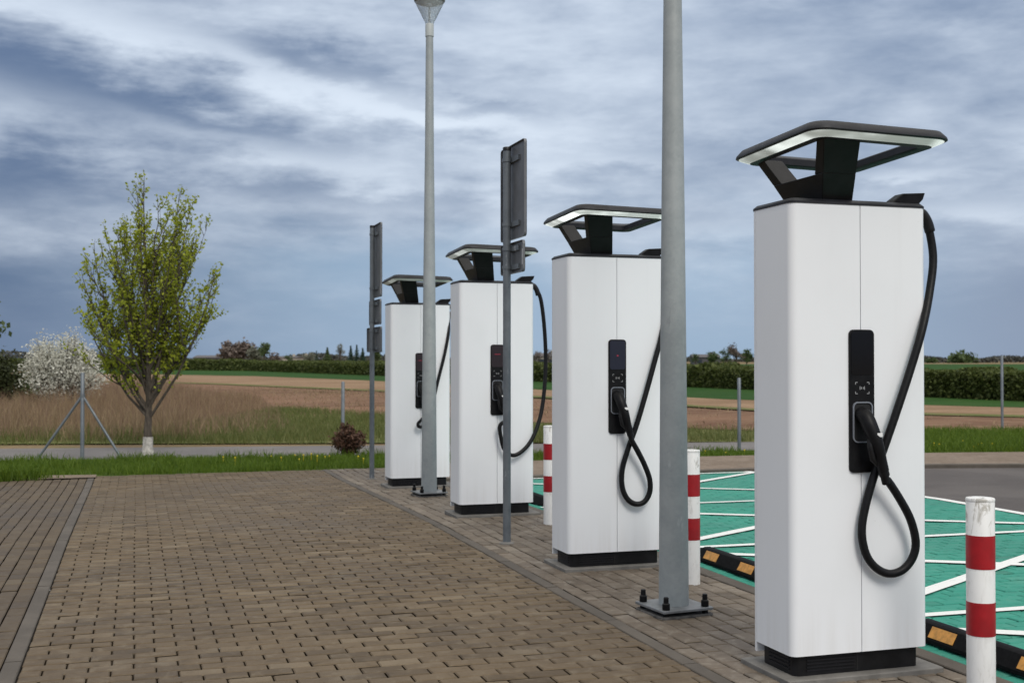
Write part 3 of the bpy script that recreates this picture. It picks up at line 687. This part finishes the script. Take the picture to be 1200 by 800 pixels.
# ------------------------------------------------------------------ bollards
def bollard(X, Y, label):
    t = empty('bollard', (X, Y, gz(Y)), label, 'bollard', 'red and white bollards beside the chargers')
    r = .0585
    MB().lathe([(r, -.004), (r, .852), (r - .004, .857)], 40).build('post', M['bollard'], t, smooth=40)
    MB().lathe([(r + .0006, .852), (r + .0012, .855), (r + .0012, .862), (r - .002, .866), (.02, .868)], 40).build('cap', M['bollard'], t, smooth=40)
    for z in (.285, .568):
        MB().lathe([(r - .002, z), (r + .0012, z), (r + .0012, z + .141), (r - .002, z + .141)], 40, cap=False).build('red_band', M['red'], t, smooth=40)
    return t
bollard(3.442, 4.24, 'scuffed red and white bollard in front of the nearest charging station')
bollard(3.448, 7.03, 'red and white bollard right behind the nearest lamp post')
p = G(644.6, 613); bollard(p.x, p.y, 'red and white bollard between the second and third charging stations')

# ------------------------------------------------------------------ wheel stops
def wheel_stop(y0, y1, label, refl):
    t = empty('wheel_stop', (3.93, (y0 + y1) / 2, gz((y0 + y1) / 2)), label, 'wheel stop', 'rubber wheel stops in the green bays')
    L = (y1 - y0) / 2; pr = [(-.075, .012), (-.075, .030), (-.035, .098), (-.02, .106), (.02, .106), (.035, .098), (.075, .030), (.075, .012)]
    rings = []
    for y, k in ((-L, .55), (-L + .02, .8), (-L + .07, 1), (L - .07, 1), (L - .02, .8), (L, .55)):
        rings.append([(x * (.6 + .4 * k), y, .012 + (z - .012) * k) for x, z in pr])
    b = MB().loft(rings).build('body', M['stop'], t, smooth=30)
    for y in refl:
        y -= (y0 + y1) / 2; nx, nz = -.868, .51
        q = []
        for off in (.0005, .003):
            for (yy, k) in ((y - .095, .14), (y + .095, .14), (y + .095, .90), (y - .095, .90)):
                q.append((-.075 + .04 * k + nx * off, yy, .030 + .068 * k + nz * off))
        MB().add(q, [(0, 1, 2, 3), (7, 6, 5, 4)] + [(i, 4 + i, 4 + (i + 1) % 4, (i + 1) % 4) for i in range(4)]).build('reflector', M['amber'], t)
wheel_stop(3.50, 5.34, 'black rubber wheel stop behind the bollard at the right edge', [3.75, 4.42, 5.06])
wheel_stop(5.98, 7.82, 'black rubber wheel stop with two amber reflectors, between the two nearest charging stations', [6.2, 6.55, 7.08, 7.58])
wheel_stop(8.72, 10.50, 'black rubber wheel stop hidden behind the second charging station', [8.95, 9.6, 10.25])
wheel_stop(11.25, 13.0, 'small far wheel stop left of the bollard beside the third charging station', [11.75, 12.2, 12.75])

# ------------------------------------------------------------------ fence posts across the back
def fence_post(px, py, hgt, label, braces=False):
    p = G(px, py, -.11); t = empty('fence_post', p, label, 'fence post', 'steel fence posts along the road')
    MB().lathe([(.030, -.05), (.030, hgt), (.022, hgt + .012)], 14).build('post', M['galvd'], t, smooth=40)
    if braces:
        rv = Vector((CT, -ST, 0))
        for s in (-1, 1):
            e = rv * s * (.70 if s < 0 else .62); e.z = .0
            MB().tube([e, Vector((0, 0, hgt * .74))], .020, 10).build('brace', M['galvd'], t, smooth=40)
        MB().lathe([(.036, hgt * .72), (.036, hgt * .76)], 14).build('clamp', M['galvd'], t, smooth=40)
    return t
fence_post(97, 537.5, 1.34, 'grey steel fence post propped by two slanting braces', True)
fence_post(402, 526.5, 1.16, 'short steel fence post rising behind the maroon bush')
fence_post(866, 528, 1.23, 'steel fence post between lamp post and nearest charging station')
fence_post(1174, 502, 1.62, 'steel fence post at the right edge before the hedge')

# ------------------------------------------------------------------ vegetation helpers
def leaves(pts, size, jitter=.4, elong=1.5):
    n = len(pts); pts = np.asarray(pts, float)
    a = rng.normal(size=(n, 3)); a /= np.linalg.norm(a, axis=1)[:, None]
    b = rng.normal(size=(n, 3)); b -= (b * a).sum(1)[:, None] * a; b /= np.linalg.norm(b, axis=1)[:, None]
    s = size * (1 + rng.uniform(-jitter, jitter, n))[:, None]
    a = a * s * elong * .5; b = b * s * .5
    V_ = np.stack([pts - a, pts - b * .9, pts + a, pts + b * .9], 1).reshape(-1, 3)
    return V_, np.arange(n * 4).reshape(n, 4)
def wood(segs, name, mat_, parent, n=6):
    m = MB()
    for pts, rad in segs: m.tube(pts, rad, n)
    return m.build(name, mat_, parent, smooth=60)
def far_tree(px, d, ytop, wpx, shape, mat_, label, trunk=True, nleaf=900, base=-.12, cat='tree', group='trees along the horizon', ybase=None):
    foot = D(px, 420, d); foot.z = base
    H_ = CH + (420 - ytop) / FPX * d - base; W_ = wpx / FPX * d
    t = empty('distant_tree' if cat == 'tree' else 'distant_shrub', foot, label, cat, group)
    segs = []; pts = []
    rs = random.Random(int(px * 7 + d))
    segs.append(([Vector((0, 0, 0)), Vector((W_ * .02, 0, H_ * .45)), Vector((0, 0, H_ * .92))], [H_ * .03, H_ * .02, H_ * .004]))
    nb = 12 if shape != 'fir' else 0
    ends = []
    for i in range(nb):
        a = rs.uniform(0, 6.28); z0 = H_ * rs.uniform(.18, .55); z1 = H_ * rs.uniform(.45, .92)
        k = math.sin(math.pi * min(1, max(.08, (z1 / H_ - .12) / .9))) ** .7 * rs.uniform(.55, 1)
        e = Vector((math.cos(a) * W_ / 2 * k, math.sin(a) * W_ / 2 * k, z1))
        segs.append(([Vector((0, 0, z0)), Vector((e.x * .5, e.y * .5, (z0 + z1) / 2 - H_ * .02)), e], [H_ * .014, H_ * .009, H_ * .003]))
        ends += [e, (e + Vector((0, 0, z0))) * .5 + Vector((0, 0, H_ * .08))]
    if shape == 'fir':
        for i in range(nleaf):
            z = rs.random() ** 1.3; r = (1 - z) * W_ * .8 * (.65 + .35 * math.cos(z * 60)); a = rs.uniform(0, 6.28); r *= rs.random() ** .4
            pts.append((math.cos(a) * r, math.sin(a) * r, H_ * (.06 + .94 * z)))
    else:
        for i in range(nleaf):
            e = rs.choice(ends); rr = W_ * (.13 if shape == 'open' else .17)
            pts.append((e.x + rs.gauss(0, rr * .55), e.y + rs.gauss(0, rr * .55), max(H_ * .1, e.z + rs.gauss(0, rr * .5))))
    wood(segs, 'trunk', M['bark'], t, 5)
    V_, F_ = leaves(pts, W_ * {'fir': .15, 'round': .11, 'open': .065}[shape], elong=1.3 if shape != 'bare' else 2.5)
    npmesh('crown', V_, F_, mat_, t)
    return t

# ---- the young roadside tree
def roadside_tree():
    foot = G(174, 531, -.11); H_ = 4.86
    t = empty('roadside_tree', foot, 'young tree with lime-washed trunk and fresh yellow-green leaves by the road', 'tree')
    rs = random.Random(21)
    segs = []; lp = []
    fork = .50
    segs.append(([Vector((0, 0, .27)), Vector((-.01, 0, .36)), Vector((0, .01, fork)), Vector((.01, 0, .85)), Vector((0, 0, 1.5))], [.078, .074, .068, .058, .044]))
    MB().tube([Vector((-.01, 0, -.05)), Vector((0, 0, .0)), Vector((-.005, 0, .12)), Vector((0, 0, .275))], [.120, .098, .086, .081], 14).build('lime_washed_trunk', M['lime'], t, smooth=60)
    def env(z):                        # crown half width by height
        k = [(.5, .25), (.9, .75), (1.4, 1.10), (2.0, 1.27), (2.6, 1.27), (3.1, 1.06), (3.6, .85), (4.1, .62), (4.5, .36), (4.9, .10)]
        for (a, b), (c, d) in zip(k, k[1:]):
            if a <= z <= c: return b + (d - b) * (z - a) / (c - a)
        return .1
    def limb(p0, e, r0, bow, lvl):
        p0, e = Vector(p0), Vector(e); L = (e - p0).length; n = 9; path = []
        out_ = Vector((e.x - p0.x, e.y - p0.y, 0))
        for i in range(n + 1):
            k = i / n
            q = p0.lerp(e, k) + out_ * bow * math.sin(math.pi * k) + Vector((rs.gauss(0, .012), rs.gauss(0, .012), -L * .10 * bow * math.sin(math.pi * k)))
            path.append(q)
        segs.append((path, [r0 * (1 - .88 * i / n) + .002 for i in range(n + 1)]))
        return path
    def twig(p, d_, L, r):
        d_ = (d_ + Vector((0, 0, .35))).normalized(); path = [p]
        for k in range(4):
            d_ = (d_ + Vector((rs.gauss(0, .12), rs.gauss(0, .12), .10 + rs.gauss(0, .06)))).normalized(); path.append(path[-1] + d_ * L / 4)
        segs.append((path, [r, r * .8, r * .6, r * .45, .0015]))
        cnt = max(3, int(L / .05))
        for k in range(1, cnt + 1):
            kk = k / cnt * 4; i = min(3, int(kk)); q = path[i].lerp(path[i + 1], kk - i)
            for _ in range(rs.choice((1, 1, 2, 2, 3))): lp.append((q.x + rs.gauss(0, .024), q.y + rs.gauss(0, .024), q.z + rs.gauss(0, .024)))
        return path
    limbs = []
    limbs.append(limb((0, 0, 1.3), (-.10, .05, 4.50), .044, .0, 0))
    for (fx, z1, z0) in ((.36, 4.32, .75), (.62, 4.12, .95), (-.40, 3.75, 1.1), (-.86, 3.40, .70), (.95, 2.9, .8), (1.12, 2.9, .62), (-1.05, 2.9, .68), (.78, 3.55, 1.0), (.18, 4.1, 1.4), (-.62, 3.45, 1.2), (-.75, 2.25, .62), (.78, 2.2, .75), (-1.05, 2.2, .60), (.5, 2.2, .95), (-.4, 2.3, .9), (-.2, 4.25, 1.7), (.45, 3.7, 1.8), (-.55, 2.9, 1.5), (.7, 2.6, 1.3), (-1.0, 2.6, 1.0), (.1, 3.4, 2.0), (1.0, 2.5, .9), (-.48, 1.7, .62), (.50, 1.65, .66)):
        a = rs.uniform(-.75, .75) * max(.35, 1 - abs(fx) / 1.5)
        rv = Vector((CT, -ST, 0)) * fx * 1.0 + Vector((ST, CT, 0)) * a
        limbs.append(limb((rs.gauss(0, .015), rs.gauss(0, .015), z0 + rs.uniform(-.08, .12)), (rv.x, rv.y, z1), .027 * (.6 + .4 * z1 / 4.5), rs.uniform(.04, .15), 0))
    for i in range(14):                # limbs to front and back
        a = rs.choice((-1, 1)) * rs.uniform(.4, 1.0); z1 = rs.uniform(1.7, 3.9); k = env(z1)
        rv = Vector((CT, -ST, 0)) * rs.uniform(-.6, .6) * k + Vector((ST, CT, 0)) * a * k
        limbs.append(limb((0, 0, rs.uniform(.65, 1.7)), (rv.x, rv.y, z1), .021, rs.uniform(.04, .15), 0))
    sub = []
    for path in list(limbs):           # forks of the limbs
        for _ in range(2):
            i = rs.randint(3, 6); q = path[i]; d0 = (path[i + 1] - path[i]).normalized(); L = (path[-1] - q).length
            e = q + (d0 + Vector((rs.gauss(0, .28), rs.gauss(0, .28), .1))).normalized() * L * rs.uniform(.55, .95)
            sub.append(limb(q, e, .010, .03, 1))
    limbs += sub
    for path in list(limbs):
        n = len(path) - 1
        L = sum((path[i + 1] - path[i]).length for i in range(n))
        for s in range(int(L / .118)):
            k = rs.uniform(.16, 1.0) * n; i = min(n - 1, int(k)); q = path[i].lerp(path[i + 1], k - i)
            d0 = (path[i + 1] - path[i]).normalized(); ph = rs.uniform(0, 6.28)
            side = Vector((math.cos(ph), math.sin(ph), 0)); d_ = (d0 * .8 + side * rs.uniform(.4, 1.25)).normalized()
            LL = rs.uniform(.18, .62) * (1.0 - .35 * (k / n))
            tw = twig(q, d_, LL, .006)
            if rs.random() < .35: twig(tw[2], (d_ + Vector((rs.gauss(0, .5), rs.gauss(0, .5), .1))).normalized(), LL * .6, .004)
        twig(path[-1], (path[-1] - path[-2]).normalized(), rs.uniform(.14, .26), .005)
    lp = [p for p in lp if p[2] > .70 + rs.random() * .35]
    wood(segs, 'trunk', M['bark'], t, 6)
    V_, F_ = leaves(lp, .040, elong=1.4); npmesh('crown', V_, F_, M['leaf'], t)
roadside_tree()

def bush(name, foot, W_, H_, leafm, label, cat, seed, nst=26, nl=6000, size=.04, spread=.5, group=None, low=.05, up=.7):
    t = empty(name, foot, label, cat, group); rs = random.Random(seed); segs = []; pts = []
    for i in range(nst):
        a = rs.uniform(0, 6.28); r = math.sqrt(rs.random()); z1 = H_ * (up + (1 - up) * rs.random()) * math.sqrt(max(.06, 1 - (r * .92) ** 2)); e = Vector((math.cos(a) * r * W_ / 2, math.sin(a) * r * W_ / 2, z1))
        b0 = Vector((math.cos(a) * .06 * W_, math.sin(a) * .06 * W_, 0)); mid = b0.lerp(e, .5) + Vector((0, 0, H_ * .04))
        path = spline([b0, mid, e], 4); segs.append((path, [.012 * W_ * (1 - .85 * k / (len(path) - 1)) for k in range(len(path))]))
        for _ in range(int(nl / nst)):
            k = (rs.random() ** .6) * (len(path) - 1); j = min(len(path) - 2, int(k)); q = path[j].lerp(path[j + 1], k - j); g = spread * W_ * .16
            z = q.z + rs.gauss(0, g)
            if z > low * H_: pts.append((q.x + rs.gauss(0, g), q.y + rs.gauss(0, g), z))
    wood(segs, 'stems', M['bark'], t, 5)
    V_, F_ = leaves(pts, size); npmesh('foliage', V_, F_, leafm, t); return t
p = G(409, 533.5, -.11); bush('maroon_bush', p, .55, .56, M['leaf_red'], 'small round maroon bush on the verge beside the paving', 'bush', 3, 46, 3000, .034, .36)
p = G(72, 478, -.14); bush('blossom_bush', p, 2.75, 2.5, M['blossom'], 'bush covered in white blossom left of the young tree', 'bush', 5, 110, 15000, .052, .30, up=.8)
p = G(-8, 476, -.14); bush('evergreen_shrub', p, 1.9, 1.75, M['leaf_dark'], 'dark green shrub at the left edge beside the blossom bush', 'bush', 8, 50, 7000, .09, .6)
p = G(38, 472, -.14); bush('green_shrub', p, 1.5, 1.05, M['leaf_mid'], 'low green shrub growing into the left of the blossom bush', 'bush', 9, 40, 3000, .08, .6)
far_tree(-38, 36, 336, 88, 'open', M['leaf_mid'], 'leafy tree whose branch tips enter at the left edge', nleaf=2600, base=-.16, group='trees at the field edge')

# ---- the long clipped hedge behind the fields
def hedge(name, p0, p1, h_, wd, label, nl, size):
    p0, p1 = Vector(p0), Vector(p1); L = (p1 - p0).length; dr = (p1 - p0).normalized(); nr = Vector((-dr.y, dr.x, 0))
    t = empty(name, (p0 + p1) / 2, label, 'hedge')
    c = (p0 + p1) / 2
    n = 160; V_ = []; F_ = []
    for i in range(n + 1):
        q = p0.lerp(p1, i / n) - c; k = .82 + .10 * math.sin(i * 1.7) + random.uniform(-.05, .05)
        for (o_, z) in ((-wd / 2, 0), (-wd / 2 * .95, h_ * .6 * k), (-wd / 2 * .6, h_ * .9 * k), (wd / 2 * .6, h_ * .9 * k), (wd / 2, h_ * .5 * k), (wd / 2, 0)):
            v = q + nr * (o_ * random.uniform(.9, 1.05)); V_.append((v.x, v.y, z - .02))
    for i in range(n):
        for j in range(5): F_.append((i * 6 + j, i * 6 + j + 1, i * 6 + 7 + j, i * 6 + 6 + j))
    npmesh('inner_growth', V_, F_, M['leaf_hedge'], t)
    k = rng.random(nl); near = rng.random(nl)
    ph = rng.uniform(0, 1, nl); off = np.where(ph < .5, -wd / 2 + rng.normal(0, .12, nl), rng.uniform(-wd / 2, wd / 2, nl)); lump = 1 + .07 * np.sin(k * L * 1.1) + .05 * np.sin(k * L * 2.7 + 1)
    z = np.where(ph < .5, rng.random(nl) * h_, h_ * lump * (.86 + rng.random(nl) * .16)); z = np.minimum(z, h_ * lump)
    a, b = np.array(p0 - c), np.array(p1 - c); pts = a[None] + (b - a)[None] * (k[:, None]) + np.array(nr)[None] * off[:, None]; pts[:, 2] = z
    V_, F_ = leaves(pts, size); npmesh('foliage', V_, F_, M['leaf_hedge'], t)
    return t
hA = D(-60, 420, 190); hA.z = -.12; hB = D(300, 420, 152); hB.z = -.12; hC = D(850, 420, 64); hC.z = -.12; hD = D(1420, 420, 38); hD.z = -.12
# one hedge: three straight stretches share a root
hroot = hedge('field_hedge', hA, hB, 1.40, 2.0, 'long dark green hedge running along behind the bare fields', 14000, .22)
def absorb(o):
    for ch in list(o.children):
        w_ = Matrix.Translation(o.location); ch.parent = hroot; ch.location = o.location - hroot.location
    bpy.data.objects.remove(o)
absorb(hedge('field_hedge', hB, hC, 1.22, 2.0, 'x', 50000, .14))
absorb(hedge('field_hedge', hC, hD, 1.10, 2.0, 'x', 60000, .085))

# ---- far trees, bushes and houses
ft = far_tree
ft(275, 260, 402, 46, 'open', M['leaf_bare'], 'broad leafless brown tree above the hedge right of the young tree', nleaf=2600)
ft(299, 250, 408, 20, 'round', M['leaf_pale'], 'low pale tree between the brown tree and the green one')
ft(309, 240, 401, 15, 'round', M['leaf_mid'], 'upright green tree next to the broad brown tree')
ft(322, 270, 413, 14, 'round', M['leaf_bare'], 'small reddish brown tree right of the upright green tree', nleaf=400)
ft(338, 280, 413, 9, 'round', M['leaf_mid'], 'tiny green tree left of the far house', nleaf=300)
ft(362, 240, 412, 16, 'open', M['leaf_pale'], 'pale budding tree right of the far house')
ft(371, 220, 411, 6, 'fir', M['leaf_fir'], 'slim dark conifer right of the pale budding tree', nleaf=500)
ft(383.5, 215, 407.5, 11, 'fir', M['leaf_mid'], 'bright green cone-shaped tree above the hedge', nleaf=700)
ft(399, 225, 401, 13, 'open', M['leaf_pale'], 'tall bare pale tree left of the dark firs', nleaf=600)
ft(411, 200, 405, 10, 'fir', M['leaf_fir'], 'first dark fir of the clump left of the sign post', nleaf=700)
ft(418, 200, 404, 9, 'fir', M['leaf_fir'], 'middle dark fir of the clump left of the sign post', nleaf=700)
ft(425, 195, 408, 10, 'fir', M['leaf_fir'], 'fir of the clump that touches the sign post', nleaf=700)
ft(441, 205, 406, 12, 'round', M['leaf_mid'], 'green tree between sign post and farthest charging station')
ft(631, 190, 410, 12, 'open', M['leaf_bare'], 'thin leafless tree between the second and third charging stations', nleaf=500)
ft(643, 185, 408, 13, 'open', M['leaf_bare'], 'grey leafless tree left of the second charging station', nleaf=600)
ft(815, 190, 414, 10, 'round', M['leaf_mid'], 'small tree just right of the nearest lamp post', nleaf=400)
ft(835, 180, 411, 13, 'round', M['leaf_mid'], 'round green tree between lamp post and nearest charging station')
ft(850, 175, 408, 18, 'open', M['leaf_mid'], 'loose green tree left of the spreading tree', nleaf=700)
ft(863, 170, 400, 22, 'open', M['leaf_bare'], 'spreading tall tree with open crown left of the nearest charging station', nleaf=900)
ft(875, 175, 409, 15, 'round', M['leaf_mid'], 'green tree close against the nearest charging station')
ft(1092, 420, 421, 16, 'round', M['leaf_mid'], 'low far tree just right of the nearest charging station', nleaf=400)
ft(1125, 420, 419, 34, 'round', M['leaf_mid'], 'wide low far tree above the hedge at right', nleaf=700)
# far wood along the horizon (one mass)
pts = []
for i in range(26000):
    px = random.uniform(-260, 1500)
    dd = 520 + 60 * math.sin(px * .01) + random.uniform(-10, 10)
    hh = (2.3 + .8 * math.sin(px * .021) + .7 * math.sin(px * .07 + 1)) * (1.0 if px > 250 else 1.55)
    p = D(px, 420, dd); pts.append((p.x, p.y, -.1 + random.random() ** .8 * hh))
V_, F_ = leaves(pts, .9); tag(npmesh('far_wood', V_, F_, M['leaf_far']), 'distant dull wood along the horizon', 'wood', kind='stuff')
def house(px, d, wpx, yr, ye, label, wm, yaw=0.0, gable=False):
    foot = D(px, 420, d); foot.z = -.12; W_ = wpx / FPX * d
    zr = CH + (420 - yr) / FPX * d + .12; ze = CH + (420 - ye) / FPX * d + .12; dp = min(W_, 9)
    t = empty('farm_house', foot, label, 'house', 'farm houses behind the hedge'); t.rotation_euler.z = -TH + yaw
    MB().box(-W_ / 2, W_ / 2, -dp / 2, dp / 2, 0, ze).build('wall', wm, t)
    m = MB()
    if gable: m.add([(-W_ / 2 - .3, -dp / 2 - .3, ze + .003), (W_ / 2 + .3, -dp / 2 - .3, ze + .003), (0, -dp / 2 - .3, zr), (-W_ / 2 - .3, dp / 2 + .3, ze + .003), (W_ / 2 + .3, dp / 2 + .3, ze + .003), (0, dp / 2 + .3, zr)], [(0, 1, 2), (5, 4, 3), (0, 2, 5, 3), (1, 4, 5, 2), (0, 3, 4, 1)])
    else: m.add([(-W_ / 2 - .3, -dp / 2 - .3, ze + .003), (W_ / 2 + .3, -dp / 2 - .3, ze + .003), (W_ / 2 + .3, dp / 2 + .3, ze + .003), (-W_ / 2 - .3, dp / 2 + .3, ze + .003), (-W_ / 2 - .3, 0, zr), (W_ / 2 + .3, 0, zr)], [(0, 1, 5, 4), (2, 3, 4, 5), (0, 4, 3), (1, 2, 5), (0, 3, 2, 1)])
    rf = m.build('roof', M['roof'] , t); MB().box(W_ * .2, W_ * .2 + .6, -.3, .3, zr - .8, zr + .5).build('chimney', wm, rf)
    for k in (-.28, .22): MB().box(W_ * k - .5, W_ * k + .5, -dp / 2 - .05, -dp / 2 + .02, ze * .3, ze * .75).build('window', M['pane'], t)
    return t
house(252, 300, 40, 416.2, 419.0, 'long low dark-roofed barn left of the broad brown tree', M['roof'])
house(338, 300, 26, 417.2, 419.3, 'long grey-roofed farm building above the hedge', M['wall'])
house(355, 290, 12, 416.6, 419.2, 'small pale gabled house above the hedge', M['wall'], 0, True)
house(641, 230, 24, 413.5, 417.5, 'low brown-roofed house between the second and third charging stations', M['wall'])
house(826, 260, 30, 415.0, 418.5, 'flat dull-roofed farm building right of the nearest lamp post', M['roof'])

# ------------------------------------------------------------------ grass (nobody could count it)
def blades(P_, hmin, hmax, wd, lean):
    P_ = np.asarray(P_); n = len(P_); a = rng.uniform(0, 2 * math.pi, n); h_ = rng.uniform(hmin, hmax, n) if np.isscalar(hmin) else hmin + (hmax - hmin) * rng.random(n)
    d_ = np.stack([np.cos(a), np.sin(a), np.zeros(n)], 1); b = rng.uniform(0, 2 * math.pi, n); l_ = np.stack([np.cos(b), np.sin(b), np.zeros(n)], 1) * (h_ * lean * rng.random(n))[:, None]
    up = np.zeros((n, 3)); up[:, 2] = h_; w_ = d_ * (wd * rng.uniform(.6, 1.3, n))[:, None]
    V_ = np.stack([P_ - w_, P_ + w_, P_ + up * .6 + l_ * .4 + w_ * .7, P_ + up + l_ + w_ * .1, P_ + up + l_ - w_ * .1, P_ + up * .6 + l_ * .4 - w_ * .7], 1).reshape(-1, 3)
    i = np.arange(n)[:, None] * 6
    F_ = np.concatenate([i + np.array([[0, 1, 2, 5]]), i + np.array([[5, 2, 3, 4]])], 1).reshape(-1, 4)
    return V_, F_
def scatter(n, poly, z, dens=None):
    poly = np.array(poly); lo, hi = poly.min(0), poly.max(0); o = []
    cnt = 0
    while cnt < n:
        q = lo + rng.random((n, 2)) * (hi - lo); ins = np.zeros(n, bool)
        for (x1, y1), (x2, y2) in zip(poly, np.roll(poly, -1, 0)):
            c_ = ((y1 > q[:, 1]) != (y2 > q[:, 1])) & (q[:, 0] < (x2 - x1) * (q[:, 1] - y1) / (y2 - y1 + 1e-12) + x1); ins ^= c_
        q = q[ins]
        if dens is not None: q = q[rng.random(len(q)) < dens(q)]
        o.append(q); cnt += len(q)
    q = np.concatenate(o)[:n]; return np.column_stack([q, np.full(n, z)])
def wave(q, s, ph=0.): return .5 + .25 * np.sin(q[:, 0] * s + 1.3 * np.sin(q[:, 1] * s * .7 + ph)) + .25 * np.sin(q[:, 1] * s * 1.4 + ph + np.sin(q[:, 0] * s * .6))
vp = [(-4.5, 16.82), (XL - .2, 16.88), (3.7, 16.82), (9, 16.62), (12.5, 16.15), gp(1230, 524), gp(1230, 521), gp(860, 529), gp(400, 533), gp(0, 540), gp(-120, 541)]
V_, F_ = blades(scatter(52000, vp, -.118, lambda q: .45 + .55 * wave(q, 2.1)), .03, .095, .0045, .8)
W_, E_ = blades(scatter(9000, vp, -.118, lambda q: (wave(q, 3.7, 2.2) > .62) * 1.0), .07, .17, .006, .8)
V_, F_ = np.concatenate([V_, W_]), np.concatenate([F_, E_ + len(V_)])
tag(npmesh('verge_grass', V_, F_, M['grass']), 'short bright green grass on the verge behind the paving', 'grass', kind='stuff')
V_, F_ = blades(scatter(5200, [(-3.6, 16.15), (-2.0, 16.25), (-1.2, 16.36), (-.85, 16.5), (-1.4, 16.75), (-4, 17.2)], -.112, lambda q: .1 + .9 * (wave(q, 3.) > .45)), .05, .24, .007, .9)
tag(npmesh('weed_tuft', V_, F_, M['grass']), 'tufts of long weeds at the left end of the side paving', 'grass', kind='stuff')
rp = [gp(1060, 530), gp(1400, 529), gp(1500, 505), gp(1060, 505)]
V_, F_ = blades(scatter(30000, rp, -.12, lambda q: .25 + .75 * wave(q, 1.3, 2)), .05, .19, .006, .8)
tag(npmesh('roadside_grass', V_, F_, M['grass']), 'uneven green grass beyond the kerb at right', 'grass', kind='stuff')
mp = [gp(-500, 521), gp(880, 515.5), gp(900, 503), gp(640, 500), gp(430, 484), gp(330, 478), gp(200, 500), gp(-300, 508)]
V_, F_ = blades(scatter(42000, mp, -.137, lambda q: .2 + .8 * wave(q, .9, 1)), .05, .20, .007, .8)
tag(npmesh('meadow_grass', V_, F_, M['grass2']), 'thin yellowish meadow grass across the road', 'grass', kind='stuff')
fpz_ = [gp(240, 495, -.12), gp(430, 488, -.12), gp(900, 505, -.12), gp(1250, 507, -.12), gp(1250, 490, -.12), gp(900, 482, -.12), gp(640, 467, -.12), gp(430, 457, -.12), gp(200, 452, -.12)]
V_, F_ = blades(scatter(5000, fpz_, -.125, lambda q: (wave(q, .23, 1.7) ** 2) * (.3 + .7 * wave(q, 1.1)) + .02), .03, .11, .014, .9)
tag(npmesh('field_stalks', V_, F_, M['dry']), 'short dry stalks scattered over the bare brown field', 'stalks', kind='stuff')
dp_ = [gp(-700, 520), gp(230, 514), gp(345, 505), gp(330, 486), gp(300, 466), gp(110, 458), gp(-500, 470)]
def dd(q): return .35 + .65 * wave(q, .6)
S_ = scatter(60000, dp_, -.15, dd); hh = .22 + .45 * wave(S_, .5, 1.1) + .28 * wave(S_, 1.9, .4)
px_ = np.array([project(a, b, 0)[0] for a, b, _ in S_]); hh *= np.clip((380 - px_) / 200, .22, 1)
V_, F_ = blades(S_, hh * .35, hh * 1.2, .006, .7)
tag(npmesh('dry_grass', V_, F_, M['dry']), 'tall dry straw-coloured grass across the road behind the young tree', 'grass', kind='stuff')
k = rng.random(len(S_)) < .45
V_, F_ = blades(S_[k] + np.array([.05, .04, 0]), hh[k] * .6, hh[k] * 1.45, .0045, .35)
tag(npmesh('dead_stems', V_, F_, M['dryred']), 'thin reddish dead stems standing among the dry grass', 'weeds', kind='stuff')
# dandelions
fl = [G(px, py, -.11) for px, py in ((262, 542), (276, 544), (318, 541), (330, 542.5), (346, 541), (351, 543.5), (356, 542.5), (365, 541.5), (381, 541), (386, 540), (420, 541), (426, 543), (372, 544), (814, 533), (826, 534), (850, 536), (872, 533.5), (1094, 527), (1100, 527), (1128, 523), (1145, 526), (1150, 525), (1162, 527), (638, 541), (1140, 528))]
m = MB()
for p in fl:
    z = random.uniform(.07, .13); m.lathe([(.004, p.z + z - .006), (.013, p.z + z), (.011, p.z + z + .007), (.004, p.z + z + .014)], 8, (p.x, p.y)); m.lathe([(.003, p.z - .01), (.003, p.z + z)], 4, (p.x, p.y))
tag(m.build('dandelions', M['yellow']), 'scattered yellow dandelions in the green verges', 'flowers', kind='stuff')

# pale grit scattered over the paving
m = MB()
for i in range(34):
    x, y = random.uniform(XL - 1, 3.6), random.uniform(4.6, 14); z = gz(y) + .001; r = random.uniform(.003, .006)
    m.lathe([(r, z - .003), (r * .8, z + r * .5), (r * .3, z + r * .8)], 6, (x, y))
tag(m.build('grit', M['slab']), 'pale grit scattered over the brown paving', 'grit', kind='stuff')
